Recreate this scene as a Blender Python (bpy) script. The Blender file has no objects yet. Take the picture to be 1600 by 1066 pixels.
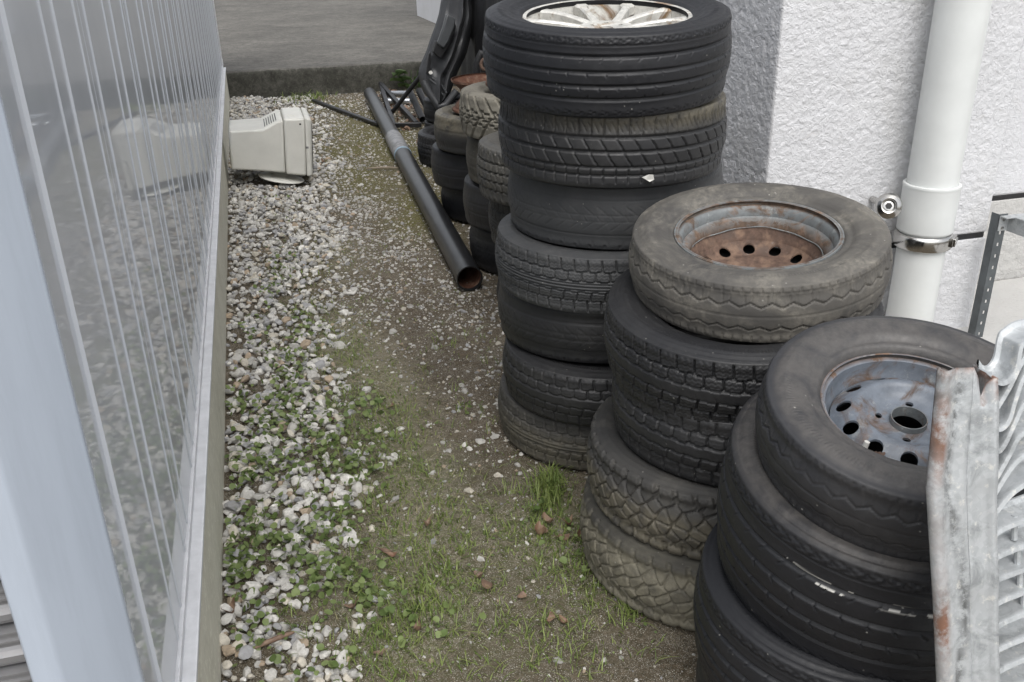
import bpy, math, random
import numpy as np
from math import radians, pi, sin, cos
from mathutils import Matrix, Vector

random.seed(7)
RNG = np.random.default_rng(11)
scene = bpy.context.scene
col = scene.collection

# ------------------------------------------------------------------ camera
cam_d = bpy.data.cameras.new('camera')
cam = bpy.data.objects.new('camera', cam_d)
col.objects.link(cam)
cam_d.sensor_fit = 'HORIZONTAL'
cam_d.sensor_width = 36.0
cam_d.lens = 32.175
cam_d.clip_start = 0.02
cam_d.clip_end = 500
_r = Vector((0.963, -0.269, -0.021)).normalized()
_f = Vector((0.237, 0.880, -0.411)).normalized()
_u = _r.cross(_f).normalized()
_r = _f.cross(_u).normalized()
cam.matrix_world = Matrix(((_r.x, _u.x, -_f.x, 0), (_r.y, _u.y, -_f.y, 0),
                           (_r.z, _u.z, -_f.z, 1.38), (0, 0, 0, 1)))
scene.camera = cam

# ------------------------------------------------------------------ light (overcast)
SUN_EL, SUN_AZ = radians(58), radians(188)      # azimuth measured clockwise from +Y
world = bpy.data.worlds.new("World")
scene.world = world
world.use_nodes = True
wn, wl = world.node_tree.nodes, world.node_tree.links
wn.clear()
sky = wn.new('ShaderNodeTexSky')
sky.sky_type = 'NISHITA'
sky.sun_disc = False
sky.sun_elevation = SUN_EL
sky.sun_rotation = SUN_AZ
sky.air_density = 1.0
sky.dust_density = 4.0
hs = wn.new('ShaderNodeHueSaturation')
hs.inputs['Saturation'].default_value = 0.22
bg = wn.new('ShaderNodeBackground')
bg.inputs['Strength'].default_value = 0.15
wo = wn.new('ShaderNodeOutputWorld')
wl.new(sky.outputs[0], hs.inputs['Color'])
wl.new(hs.outputs[0], bg.inputs['Color'])
wl.new(bg.outputs[0], wo.inputs['Surface'])
sun_d = bpy.data.lights.new('sun', 'SUN')
sun_d.energy = 0.7
sun_d.angle = radians(60)
sun_d.color = (1.0, 0.97, 0.93)
sun = bpy.data.objects.new('sun', sun_d)
col.objects.link(sun)
sdir = Vector((sin(SUN_AZ) * cos(SUN_EL), cos(SUN_AZ) * cos(SUN_EL), sin(SUN_EL)))
sun.rotation_euler = (-sdir).to_track_quat('-Z', 'Y').to_euler()
scene.view_settings.view_transform = 'Standard'
scene.view_settings.look = 'None'
scene.view_settings.gamma = 1
scene.view_settings.use_curve_mapping = False
scene.view_settings.exposure = 0.76
scene.cycles.max_bounces = 6
scene.cycles.use_denoising = True
scene.cycles.denoising_prefilter = 'ACCURATE'
scene.cycles.sample_clamp_indirect = 4.0

# ------------------------------------------------------------------ mesh helpers
def mesh_np(name, V, F, smooth=True, attrs=None, sharp=None):
    """V (n,3); F (m,k) array or list of arrays with the same or different k."""
    me = bpy.data.meshes.new(name)
    V = np.asarray(V, dtype=np.float32)
    Fs = F if isinstance(F, list) else [F]
    Fs = [np.asarray(f, dtype=np.int32) for f in Fs if len(f)]
    loops = np.concatenate([f.ravel() for f in Fs])
    tot = np.concatenate([np.full(len(f), f.shape[1], dtype=np.int32) for f in Fs])
    start = np.concatenate([[0], np.cumsum(tot)[:-1]]).astype(np.int32)
    me.vertices.add(len(V))
    me.vertices.foreach_set('co', V.ravel())
    me.loops.add(len(loops))
    me.loops.foreach_set('vertex_index', loops)
    me.polygons.add(len(tot))
    me.polygons.foreach_set('loop_start', start)
    me.polygons.foreach_set('use_smooth', np.full(len(tot), bool(smooth)))
    me.update(calc_edges=True)
    if attrs:
        for k, a in attrs.items():
            a = np.asarray(a, dtype=np.float32)
            if a.ndim == 1:
                at = me.attributes.new(k, 'FLOAT', 'POINT')
                at.data.foreach_set('value', a)
            else:
                at = me.attributes.new(k, 'FLOAT_COLOR', 'POINT')
                if a.shape[1] == 3:
                    a = np.concatenate([a, np.ones((len(a), 1), np.float32)], 1)
                at.data.foreach_set('color', a.ravel())
    return me

def link(name, me, m=None, parent=None, loc=None):
    o = bpy.data.objects.new(name, me)
    col.objects.link(o)
    if m is not None and me is not None and len(me.materials) == 0:
        me.materials.append(m)
    if parent is not None:
        o.parent = parent
    if loc is not None:
        o.location = loc
    return o

def tag(o, label=None, cat=None, group=None, kind=None):
    if label: o['label'] = label
    if cat: o['category'] = cat
    if group: o['group'] = group
    if kind: o['kind'] = kind
    return o

def empty(name, loc, label, cat, group=None):
    o = bpy.data.objects.new(name, None)
    o.empty_display_size = 0.1
    o.location = loc
    col.objects.link(o)
    return tag(o, label, cat, group)

class MB:
    """collects simple solids into one mesh"""
    def __init__(self):
        self.v, self.f, self.sm = [], [], []
    def add(self, V, F):
        b = len(self.v)
        self.v += [tuple(p) for p in V]
        self.f += [tuple(i + b for i in q) for q in F]
        return self
    def box(self, a, b):
        (x0, y0, z0), (x1, y1, z1) = a, b
        V = [(x0, y0, z0), (x1, y0, z0), (x1, y1, z0), (x0, y1, z0), (x0, y0, z1), (x1, y0, z1), (x1, y1, z1), (x0, y1, z1)]
        return self.add(V, [(3, 2, 1, 0), (4, 5, 6, 7), (0, 1, 5, 4), (1, 2, 6, 5), (2, 3, 7, 6), (3, 0, 4, 7)])
    def prism(self, poly, axis, lo, hi):
        """poly of 2D points extruded along an axis"""
        n = len(poly)
        def P(p, t):
            if axis == 'x': return (t, p[0], p[1])
            if axis == 'y': return (p[0], t, p[1])
            return (p[0], p[1], t)
        V = [P(p, lo) for p in poly] + [P(p, hi) for p in poly]
        F = [tuple(range(n))[::-1], tuple(range(n, 2 * n))]
        F += [(i, (i + 1) % n, n + (i + 1) % n, n + i) for i in range(n)]
        return self.add(V, F)
    def bar(self, p, q, w, h=None, up=(0, 0, 1)):
        h = h or w
        p, q = Vector(p), Vector(q)
        d = (q - p).normalized()
        s = d.cross(Vector(up)).normalized()
        t = s.cross(d)
        V = []
        for c in (p, q):
            for a, b in ((-1, -1), (1, -1), (1, 1), (-1, 1)):
                V.append(c + s * (a * w / 2) + t * (b * h / 2))
        return self.add(V, [(3, 2, 1, 0), (4, 5, 6, 7), (0, 1, 5, 4), (1, 2, 6, 5), (2, 3, 7, 6), (3, 0, 4, 7)])
    def tube(self, pts, r, n=16, r_in=None, caps=True):
        pts = [Vector(p) for p in pts]
        rs = r if isinstance(r, (list, tuple)) else [r] * len(pts)
        rings = []
        V, F = [], []
        prev = None
        for i, p in enumerate(pts):
            d = (pts[min(i + 1, len(pts) - 1)] - pts[max(i - 1, 0)]).normalized()
            a = Vector((0, 0, 1)) if abs(d.z) < .9 else Vector((1, 0, 0))
            if prev is not None: a = prev
            s = d.cross(a).normalized(); t = s.cross(d).normalized(); prev = t
            for k in range(n):
                an = 2 * pi * k / n
                V.append(p + (s * cos(an) + t * sin(an)) * rs[i])
        m = len(pts)
        for i in range(m - 1):
            for k in range(n):
                F.append((i * n + k, i * n + (k + 1) % n, (i + 1) * n + (k + 1) % n, (i + 1) * n + k))
        if r_in:
            b = len(V)
            for i in range(m):
                c = pts[i]
                for k in range(n):
                    V.append(c + (Vector(V[i * n + k]) - c) * (r_in / rs[i]))
            for i in range(m - 1):
                for k in range(n):
                    F.append((b + i * n + (k + 1) % n, b + i * n + k, b + (i + 1) * n + k, b + (i + 1) * n + (k + 1) % n))
            for i in (0, m - 1):
                for k in range(n):
                    q = (i * n + k, b + i * n + k, b + i * n + (k + 1) % n, i * n + (k + 1) % n)
                    F.append(q if i == 0 else q[::-1])
        elif caps:
            F.append(tuple(range(n))[::-1]); F.append(tuple((m - 1) * n + k for k in range(n)))
        return self.add(V, F)
    def lathe(self, prof, n=48, c=(0, 0, 0), closed=False):
        V, F = [], []
        m = len(prof)
        for r, z in prof:
            for k in range(n):
                an = 2 * pi * k / n
                V.append((c[0] + r * cos(an), c[1] + r * sin(an), c[2] + z))
        for i in range(m if closed else m - 1):
            j = (i + 1) % m
            for k in range(n):
                F.append((i * n + k, i * n + (k + 1) % n, j * n + (k + 1) % n, j * n + k))
        return self.add(V, F)
    def mesh(self, name, smooth=False, bevel=None):
        me = bpy.data.meshes.new(name)
        me.from_pydata(self.v, [], self.f)
        me.update()
        if smooth:
            me.polygons.foreach_set('use_smooth', [True] * len(me.polygons))
            try: me.set_sharp_from_angle(angle=radians(40))
            except Exception: pass
        return me
    def obj(self, name, m, parent=None, smooth=False, bevel=0, seg=2):
        o = link(name, self.mesh(name, smooth), m, parent)
        if bevel:
            b = o.modifiers.new('bevel', 'BEVEL'); b.width = bevel; b.segments = seg; b.limit_method = 'ANGLE'
            b.angle_limit = radians(40)
            for p in o.data.polygons: p.use_smooth = True
            try: o.data.set_sharp_from_angle(angle=radians(55))
            except Exception: pass
        return o

def sstep(a, b, x):
    t = np.clip((x - a) / (b - a + 1e-12), 0, 1)
    return t * t * (3 - 2 * t)

def vnoise(P, seed=0):
    """value noise in [-1,1], P (n,3)"""
    P = np.asarray(P, dtype=np.float64)
    I = np.floor(P).astype(np.int64)
    f = P - I
    f = f * f * f * (f * (f * 6 - 15) + 10)
    out = 0
    for dx in (0, 1):
        for dy in (0, 1):
            for dz in (0, 1):
                h = (I[:, 0] + dx) * 374761393 + (I[:, 1] + dy) * 668265263 + (I[:, 2] + dz) * 2147483647 + seed * 974634533
                h = (h ^ (h >> 13)) * 1274126177
                h = (h ^ (h >> 16)) & 0xFFFFFF
                v = h / float(0xFFFFFF) * 2 - 1
                w = (f[:, 0] if dx else 1 - f[:, 0]) * (f[:, 1] if dy else 1 - f[:, 1]) * (f[:, 2] if dz else 1 - f[:, 2])
                out = out + w * v
    return out

def fbm(P, o=3, seed=0, gain=.5):
    s, a, t = 0, 1, 0
    P = np.asarray(P, dtype=np.float64)
    for i in range(o):
        s = s + a * vnoise(P * 2 ** i + 17.3 * i, seed + i); t += a; a *= gain
    return s / t

# ------------------------------------------------------------------ materials
class NB:
    def __init__(self, name):
        self.m = bpy.data.materials.new(name)
        self.m.use_nodes = True
        self.t = self.m.node_tree
        self.b = self.t.nodes['Principled BSDF']
        self.tc = None
    def n(self, typ, **kw):
        x = self.t.nodes.new(typ)
        for k, v in kw.items(): setattr(x, k, v)
        return x
    def l(self, a, b): self.t.links.new(a, b)
    def coord(self, scale=None, rnd=True):
        tc = self.n('ShaderNodeTexCoord')
        out = tc.outputs['Object']
        if rnd:
            oi = self.n('ShaderNodeObjectInfo')
            ma = self.n('ShaderNodeMath', operation='MULTIPLY'); ma.inputs[1].default_value = 37.0
            self.l(oi.outputs['Random'], ma.inputs[0])
            va = self.n('ShaderNodeVectorMath', operation='ADD')
            self.l(out, va.inputs[0]); self.l(ma.outputs[0], va.inputs[1])
            out = va.outputs[0]
        if scale is not None:
            mp = self.n('ShaderNodeMapping')
            mp.inputs['Scale'].default_value = scale
            self.l(out, mp.inputs['Vector']); out = mp.outputs[0]
        return out
    def noise(self, co, scale, detail=4, rough=.55, dist=0):
        x = self.n('ShaderNodeTexNoise')
        x.inputs['Scale'].default_value = scale
        x.inputs['Detail'].default_value = detail
        x.inputs['Roughness'].default_value = rough
        x.inputs['Distortion'].default_value = dist
        self.l(co, x.inputs['Vector'])
        return x.outputs['Fac']
    def voro(self, co, scale, feature='F1', out='Distance'):
        x = self.n('ShaderNodeTexVoronoi', feature=feature)
        x.inputs['Scale'].default_value = scale
        self.l(co, x.inputs['Vector'])
        return x.outputs[out]
    def ramp(self, fac, a, b, lo=0., hi=1.):
        x = self.n('ShaderNodeMapRange')
        x.inputs['From Min'].default_value = a; x.inputs['From Max'].default_value = b
        x.inputs['To Min'].default_value = lo; x.inputs['To Max'].default_value = hi
        self.l(fac, x.inputs['Value'])
        return x.outputs[0]
    def mul(self, a, b, op='MULTIPLY'):
        x = self.n('ShaderNodeMath', operation=op)
        x.use_clamp = True
        for i, s in enumerate((a, b)):
            if isinstance(s, (int, float)): x.inputs[i].default_value = s
            else: self.l(s, x.inputs[i])
        return x.outputs[0]
    def mix(self, fac, a, b):
        x = self.n('ShaderNodeMix', data_type='RGBA')
        if isinstance(fac, (int, float)): x.inputs[0].default_value = fac
        else: self.l(fac, x.inputs[0])
        for i, s in ((6, a), (7, b)):
            if isinstance(s, tuple): x.inputs[i].default_value = (*s, 1)
            else: self.l(s, x.inputs[i])
        return x.outputs[2]
    def attr(self, name, out='Fac'):
        x = self.n('ShaderNodeAttribute'); x.attribute_name = name
        return x.outputs[out]
    def bump(self, h, strength=.3, dist=.002):
        x = self.n('ShaderNodeBump')
        x.inputs['Strength'].default_value = strength
        x.inputs['Distance'].default_value = dist
        self.l(h, x.inputs['Height'])
        self.l(x.outputs[0], self.b.inputs['Normal'])
    def set(self, color=None, rough=None, metal=None, spec=None, coat=None, coat_rough=None):
        for k, v in (('Base Color', color), ('Roughness', rough), ('Metallic', metal), ('Specular IOR Level', spec), ('Coat Weight', coat), ('Coat Roughness', coat_rough)):
            if v is None: continue
            s = self.b.inputs[k]
            if isinstance(v, tuple): s.default_value = (*v, 1)
            elif isinstance(v, (int, float)): s.default_value = v
            else: self.l(v, s)
        return self

def plain(name, c, rough=.5, metal=0, var=.25, vs=9, dark=None, bump=.15, bscale=140, coat=None, spec=None):
    b = NB(name); co = b.coord()
    d = dark or tuple(x * (1 - var) for x in c)
    f = b.ramp(b.noise(co, vs, 5, .6), .35, .65)
    b.set(color=b.mix(f, c, d), rough=b.ramp(b.noise(co, vs * 3, 3), .3, .7, max(.02, rough - .08), rough + .08), metal=metal, coat=coat, spec=spec)
    if bump: b.bump(b.noise(co, bscale, 3), bump, .001)
    return b.m

def rubber(name, base=(.018, .018, .019), dust=(.13, .118, .095), amt=.35, groove=.5, rough=.62, mud=(.15, .135, .1), scale=9):
    b = NB(name); co = b.coord()
    n1 = b.noise(co, scale, 6, .65, .6)
    n2 = b.noise(co, 75, 4, .7)
    n3 = b.noise(co, 3.1, 3, .5)
    f = b.mul(b.ramp(n1, .42, .72), b.ramp(n2, .3, .7))
    f = b.mul(f, amt)
    wide = b.mul(b.ramp(n3, .3, .7), amt * .35)
    f = b.mul(f, wide, 'ADD')
    g = b.mul(b.mul(b.attr('groove'), b.ramp(n2, .35, .65)), groove)
    f = b.mul(f, g, 'ADD')
    speck = b.mul(b.ramp(b.voro(co, 55), .11, .06), b.ramp(b.noise(co, 14, 2), .56, .6))
    c = b.mix(f, base, dust)
    mm = b.mul(b.attr('mud'), b.ramp(b.noise(co, 24, 5, .7, .4), .28, .55))
    c = b.mix(mm, c, b.mix(b.ramp(n2, .3, .7), mud, tuple(x * .6 for x in mud)))
    c = b.mix(b.mul(speck, .55), c, (.35, .34, .31))
    c = b.mix(b.attr('paint'), c, (.62, .61, .57))
    b.set(color=c, rough=b.ramp(n2, .3, .7, rough - .07, rough + .1), spec=.45)
    b.bump(b.mul(b.mul(n2, .6), b.mul(b.noise(co, 260, 2), .4), 'ADD'), .35, .0012)
    return b.m

def rusty(name, paint, rust=(.16, .07, .035), amount=.5, metal=0., rough=.5, scale=16):
    b = NB(name); co = b.coord()
    n1 = b.noise(co, scale, 7, .68, .8)
    n2 = b.noise(co, 90, 4, .7)
    f = b.ramp(n1, .62 - amount * .4, .72 - amount * .3)
    f = b.mul(f, b.mul(b.attr('rust'), 1.0), 'ADD')
    rc = b.mix(b.ramp(n2, .3, .7), rust, tuple(x * .45 for x in rust))
    rc = b.mix(b.ramp(b.noise(co, 31, 4), .5, .7), rc, (.2, .13, .09))
    pc = b.mix(b.ramp(b.noise(co, 40, 5, .7), .3, .7), paint, tuple(x * .62 for x in paint))
    pc = b.mix(b.mul(b.ramp(b.noise(co, 22, 5, .75), .56, .66), .6), pc, (.33, .34, .33))
    b.set(color=b.mix(f, pc, rc), rough=b.ramp(f, 0, 1, rough, .85), metal=b.ramp(f, 0, 1, metal, 0))
    b.bump(b.mul(b.mul(n1, .5), b.mul(n2, .5), 'ADD'), .35, .0015)
    return b.m

M = {}
M['rub_black'] = rubber('rubber_black', (.0105, .0112, .0138), (.06, .061, .063), .13, .06, .5, (.12, .11, .1))
M['rub_slate'] = rubber('rubber_slate', (.02, .021, .0245), (.12, .115, .11), .3, .06, .5, (.13, .12, .11))
M['rub_dark'] = rubber('rubber_dark', (.0135, .014, .0158), (.095, .093, .088), .24, .05, .5)
M['rub_grey'] = rubber('rubber_grey', (.036, .038, .041), (.125, .123, .118), .4, .08, .62)
M['rub_brown'] = rubber('rubber_dusty', (.024, .024, .024), (.16, .15, .13), .5, .15, .7)
M['rub_pale'] = rubber('rubber_pale_dusty', (.05, .048, .046), (.27, .25, .21), .8, .1, .72)
M['rub_mud'] = rubber('rubber_muddy', (.03, .029, .026), (.17, .158, .12), .5, .25, .78, (.195, .18, .135))
M['rub_tan'] = rubber('rubber_tan', (.05, .046, .038), (.25, .235, .195), .9, .1, .8, (.28, .262, .215))
M['steel_blue'] = rusty('blue_steel_paint', (.16, .183, .216), (.12, .075, .05), amount=.24, rough=.42)
M['steel_bare'] = rusty('bluish_steel_rust', (.17, .185, .19), (.12, .08, .055), amount=.36, rough=.5)
M['steel_rust'] = rusty('brown_rusted_steel', (.10, .065, .048), (.13, .08, .058), amount=.7, rough=.65)
M['rust_red'] = rusty('red_brown_rust', (.11, .045, .028), (.12, .048, .026), amount=.8, rough=.7)
M['alloy'] = rusty('silver_alloy', (.74, .73, .68), (.25, .16, .08), amount=.2, metal=.25, rough=.35, scale=11)
M['dark_hole'] = plain('black_plastic', (.012, .012, .013), .5, var=.3)
M['plastic_grey'] = plain('dark_grey_plastic', (.058, .06, .064), .42, var=.3, vs=7)
M['plastic_flap'] = plain('mid_grey_plastic', (.075, .08, .085), .4, var=.25)
b = NB('black_pvc'); co = b.coord(); b.set(color=b.mix(b.mul(b.ramp(b.noise(co, 14, 6, .7), .5, .75), .35), (.014, .0145, .0155), (.07, .068, .06)), rough=.34); M['black_pvc'] = b.m
M['grey_tape'] = plain('grey_coupling', (.26, .26, .265), .42, var=.5, vs=25, bump=0)
M['blue_tape'] = plain('blue_band', (.28, .38, .46), .45, var=.3, vs=30)
M['white_plastic'] = plain('white_plastic', (.62, .61, .57), .5, var=.2)
M['beige'] = plain('beige_plastic', (.66, .655, .605), .5, var=.1, vs=8, bump=.2, bscale=420)
M['black_steel'] = plain('black_painted_steel', (.017, .017, .018), .45, var=.5, vs=14)
M['alu'] = plain('bright_aluminium', (.62, .64, .66), .3, .85, var=.2)
M['stainless'] = plain('stainless_steel', (.55, .54, .52), .2, 1.0, var=.15, bump=.03)
M['pvc_white'] = plain('white_pvc', (.65, .67, .66), .38, var=.1, vs=5, bump=.03)
M['slot_steel'] = plain('grey_slotted_steel', (.115, .128, .135), .45, .3, var=.35, vs=18)
M['sheet_white'] = None

# shed panel paint : glossy light grey coil-coated steel
b = NB('shed_panel_paint'); co = b.coord()
st = b.noise(b.coord((1, 1, .25), False), 9, 4)
b.set(color=b.mix(b.ramp(st, .35, .7), (.54, .57, .615), (.5, .53, .575)), rough=.35, coat=.7, coat_rough=.03)
b.bump(b.noise(b.coord((1, 3, .8), False), 5, 2), .05, .01)
M['shed_panel'] = b.m
b = NB('shed_post_paint'); co = b.coord((5, 5, .5), False); b.set(color=b.mix(b.ramp(b.noise(co, 6, 6, .7), .45, .7), (.41, .46, .53), (.375, .42, .485)), rough=.38, coat=.25, coat_rough=.18); M['shed_post'] = b.m
M['shed_rail'] = plain('white_aluminium_rail', (.66, .67, .69), .4, 0, var=.18, vs=20)
M['shutter'] = plain('shutter_grey', (.22, .22, .225), .38, .3, var=.2)

def galvanised():
    b = NB('galvanised_steel'); co = b.coord(rnd=False)
    v = b.voro(co, 130, 'F1', 'Color')
    sep = b.n('ShaderNodeSeparateColor'); b.l(v, sep.inputs[0])
    n = b.noise(co, 26, 6, .7, .5)
    c = b.mix(b.ramp(sep.outputs[0], 0, 1), (.47, .49, .5), (.4, .42, .43))
    c = b.mix(b.ramp(n, .5, .66), c, (.27, .285, .29))
    c = b.mix(b.ramp(b.noise(co, 55, 5, .7), .58, .68), c, (.6, .6, .57))
    f = b.mul(b.attr('rust'), b.ramp(b.noise(co, 34, 6, .7), .36, .56))
    c = b.mix(f, c, b.mix(b.ramp(n, .35, .65), (.2, .1, .065), (.11, .068, .048)))
    c = b.mix(b.mul(b.attr('dark'), b.ramp(b.noise(co, 60, 5, .75), .4, .55)), c, (.12, .125, .125))
    b.set(color=c, rough=b.ramp(n, .3, .7, .35, .55), metal=b.ramp(f, 0, 1, .35, 0))
    b.bump(b.mul(b.mul(n, .6), b.mul(b.noise(co, 170, 3), .4), 'ADD'), .4, .0012)
    return b.m
M['galv'] = galvanised()

def stucco(name, c):
    b = NB(name); co = b.coord(rnd=False)
    big = b.noise(co, 3, 5, .6)
    cc = b.mix(b.ramp(big, .35, .7), c, tuple(x * .93 for x in c))
    pit = b.mul(b.ramp(b.noise(co, 70, 3, .6), .42, .3), b.ramp(b.noise(co, 8, 3), .45, .7))
    cc = b.mix(b.mul(pit, .35), cc, (.3, .3, .3))
    cc = b.mix(b.mul(b.ramp(b.noise(co, 1.7, 6, .7, .6), .52, .7), .3), cc, (.42, .41, .38))
    cc = b.mix(b.mul(b.ramp(b.noise(co, 6, 6, .8, 1.), .62, .7), .4), cc, (.4, .37, .33))
    b.set(color=cc, rough=.75, spec=.3)
    h = b.mul(b.mul(b.ramp(b.noise(co, 62, 2, .5, 1.2), .3, .7), .6), b.mul(b.noise(co, 130, 3, .6), .4), 'ADD')
    b.bump(h, .5, .007)
    return b.m
M['stucco'] = stucco('white_stucco', (.575, .58, .595))
M['stucco_grey'] = stucco('light_grey_render', (.47, .465, .45))
M['joint'] = plain('black_joint_foam', (.016, .016, .018), .7, var=.6, vs=60, bump=.6, bscale=90)

def concrete(name, c, c2, stain=.5, scale=6):
    b = NB(name); co = b.coord(rnd=False)
    n = b.noise(co, scale, 8, .7, .3)
    f = b.noise(co, 160, 4, .7)
    cc = b.mix(b.ramp(n, .38, .66), c, c2)
    cc = b.mix(b.mul(b.ramp(b.noise(co, 9, 8, .85, .3), .47, .6), min(.6, stain * 1.4)), cc, tuple(x * .55 for x in c2))
    cc = b.mix(b.mul(b.ramp(b.noise(co, 26, 6, .8), .46, .62), min(.55, stain * 1.3)), cc, tuple(x * .5 for x in c2))
    cc = b.mix(b.mul(b.ramp(b.noise(co, 38, 5, .8), .54, .68), .5), cc, tuple(min(1, x * 1.45) for x in c))
    cc = b.mix(b.mul(b.ramp(f, .5, .72), stain), cc, tuple(x * .4 for x in c2))
    cc = b.mix(b.mul(b.ramp(b.voro(co, 120), .16, .08), b.ramp(b.noise(co, 30, 2), .5, .6)), cc, tuple(min(1, x * 1.8) for x in c))
    b.set(color=cc, rough=.85, spec=.25)
    b.bump(b.mul(b.mul(f, .7), b.mul(n, .3), 'ADD'), .5, .004)
    return b.m
M['slab'] = concrete('worn_grey_slab', (.17, .162, .145), (.09, .086, .078), .4, 1.3)
M['curb'] = concrete('mossy_dark_concrete', (.11, .107, .093), (.05, .05, .041), .42, 7)
M['footing'] = concrete('beige_concrete', (.72, .7, .6), (.62, .6, .5), .08, 5)

# ------------------------------------------------------------------ ground
def axis_pts(spans):
    out = []
    for a, c, s in spans:
        out += list(np.arange(a, c - 1e-9, s))
    out.append(spans[-1][1])
    return np.array(out)

def ground_h(x, y):
    P = np.stack([x, y, np.zeros_like(x)], 1)
    h = .006 * fbm(P * 3.1, 3, 3) + .0035 * fbm(P * 17, 3, 9) + .0018 * fbm(P * 60, 2, 21)
    berm = sstep(.22, -.15, x - .1 * fbm(P * 1.3, 2, 5)) * .018
    return h + berm * (y > .3) * (y < 8.9)

gx = axis_pts([(-120, -8, 8), (-8, -.3, .5), (-.3, 1.7, .0125), (1.7, 4, .12), (4, 120, 8)])
gy = axis_pts([(-60, -1, 4), (-1, .9, .06), (.9, 4, .0135), (4, 9.0, .03), (9.0, 20, 1), (20, 120, 8)])
GX, GY = np.meshgrid(gx, gy)
x_, y_ = GX.ravel(), GY.ravel()
near = (x_ > -.35) & (x_ < 3.5) & (y_ > -1) & (y_ < 9.2)
z_ = np.zeros_like(x_)
z_[near] = ground_h(x_[near], y_[near])
z_ -= .004
P3 = np.stack([x_, y_, z_], 1)
def blobs(x, y, L):
    s = np.zeros_like(x)
    for bx, by, rx, ry, a in L:
        s += a * np.exp(-(((x - bx) / rx) ** 2 + ((y - by) / ry) ** 2))
    return s
def moss_at(x, y):
    return blobs(x, y, [(.72, 7.0, .3, .9, 1.3), (1.05, 6.4, .25, .8, 1.2), (.6, 5.4, .2, .5, .6), (.86, 4.85, .15, .5, 1), (.7, 4.55, .16, .3, .8), (.42, 6.0, .2, .7, .7), (.6, 8.3, .4, .5, .5), (.14, 3.9, .1, .4, .5)])
def straw_at(x, y):
    return blobs(x, y, [(.21, 3.17, .12, .28, 1), (.3, 2.75, .1, .25, .9), (.35, 2.2, .1, .25, .4), (.25, 1.95, .12, .2, .35), (.3, 4.2, .12, .4, .5)])
def green_at(x, y):
    return blobs(x, y, [(.12, 2.0, .2, .35, .6), (.24, 1.72, .2, .25, .7), (.12, 1.58, .15, .15, .6), (.58, 1.85, .16, .2, .8), (.25, 2.45, .12, .25, .4), (.5, 1.5, .2, .2, .3)])
def green2_at(x, y):
    return green_at(x, y) + blobs(x, y, [(.16, 3.0, .1, .4, .5), (.12, 2.6, .12, .3, .6), (.3, 2.3, .12, .3, .45), (.05, 3.6, .1, .5, .35), (.3, 1.8, .2, .3, .4), (.6, 1.6, .12, .2, .4), (.2, 4.6, .15, .8, .3)])
def dark_at(x, y):
    return blobs(x, y, [(.5, 3.3, .12, .2, .9), (.5, 2.85, .1, .25, .7), (.5, 2.2, .15, .25, .6), (.45, 1.65, .2, .25, .9), (.3, 1.5, .2, .2, .6), (.42, 2.0, .12, .3, .6), (.62, 5.6, .2, .5, .3)])
am = np.zeros((len(x_), 3), np.float32)
xs, ys = x_[near], y_[near]
wob = fbm(np.stack([xs, ys, 0 * xs], 1) * 5, 3, 31)
am[near, 0] = np.clip(moss_at(xs, ys) * (1 + .9 * wob), 0, 1)
am[near, 1] = np.clip(straw_at(xs, ys) + .75 * green_at(xs, ys) * (1 + .8 * wob), 0, 1)
am[near, 2] = np.clip(dark_at(xs, ys) * (1 + 1.1 * wob) + .35 * np.clip(fbm(np.stack([xs, ys, 0 * xs], 1) * 2.3, 4, 55) * 2, 0, 1), 0, 1)
gm = np.zeros(len(x_), np.float32); gm[near] = np.clip(green2_at(xs, ys) * (1 + 1.2 * wob), 0, 1)
nx_, ny_ = len(gx), len(gy)
idx = np.arange(nx_ * ny_).reshape(ny_, nx_)
F = np.stack([idx[:-1, :-1], idx[:-1, 1:], idx[1:, 1:], idx[1:, :-1]], -1).reshape(-1, 4)
b = NB('soil_ground'); co = b.coord(rnd=False)
sep = b.n('ShaderNodeSeparateColor'); b.l(b.attr('mask', 'Color'), sep.inputs[0])
n1 = b.noise(co, 9, 8, .75, .4); n2 = b.noise(co, 60, 5, .7); n3 = b.noise(co, 210, 3, .6)
soil = b.mix(b.ramp(n2, .36, .64), (.14, .112, .077), (.04, .031, .02))
soil = b.mix(b.ramp(n1, .45, .58), soil, b.mix(b.ramp(n3, .4, .6), (.18, .153, .113), (.06, .048, .034)))
soil = b.mix(b.mul(sep.outputs[2], .75), soil, b.mix(b.ramp(n3, .35, .65), (.085, .067, .047), (.045, .036, .025)))
soil = b.mix(b.mul(sep.outputs[1], b.ramp(n3, .35, .6)), soil, b.mix(b.ramp(n2, .35, .65), (.33, .31, .225), (.15, .145, .08)))
soil = b.mix(b.mul(b.mul(b.attr('green'), b.ramp(n2, .42, .6)), .5), soil, b.mix(b.ramp(n3, .35, .65), (.105, .125, .038), (.042, .054, .016)))
soil = b.mix(b.mul(sep.outputs[0], b.ramp(n2, .36, .56)), soil, b.mix(b.ramp(n3, .35, .65), (.13, .118, .018), (.05, .05, .011)))
grit = b.mul(b.ramp(b.voro(co, 230), .3, .2), b.ramp(b.noise(co, 45, 3, .7), .43, .55))
soil = b.mix(b.mul(grit, .85), soil, (.45, .43, .38))
grit2 = b.mul(b.ramp(b.voro(co, 330), .32, .22), b.ramp(b.noise(co, 21, 4, .7), .38, .52))
soil = b.mix(b.mul(grit2, .75), soil, (.40, .385, .34))
b.set(color=soil, rough=.92, spec=.2)
b.bump(b.mul(b.mul(n2, .5), b.mul(n3, .5), 'ADD'), 1.0, .008)
M['soil'] = b.m
g = link('ground', mesh_np('ground', P3, F, True, {'mask': am, 'green': gm}), M['soil'])
tag(g, kind='structure')

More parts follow.
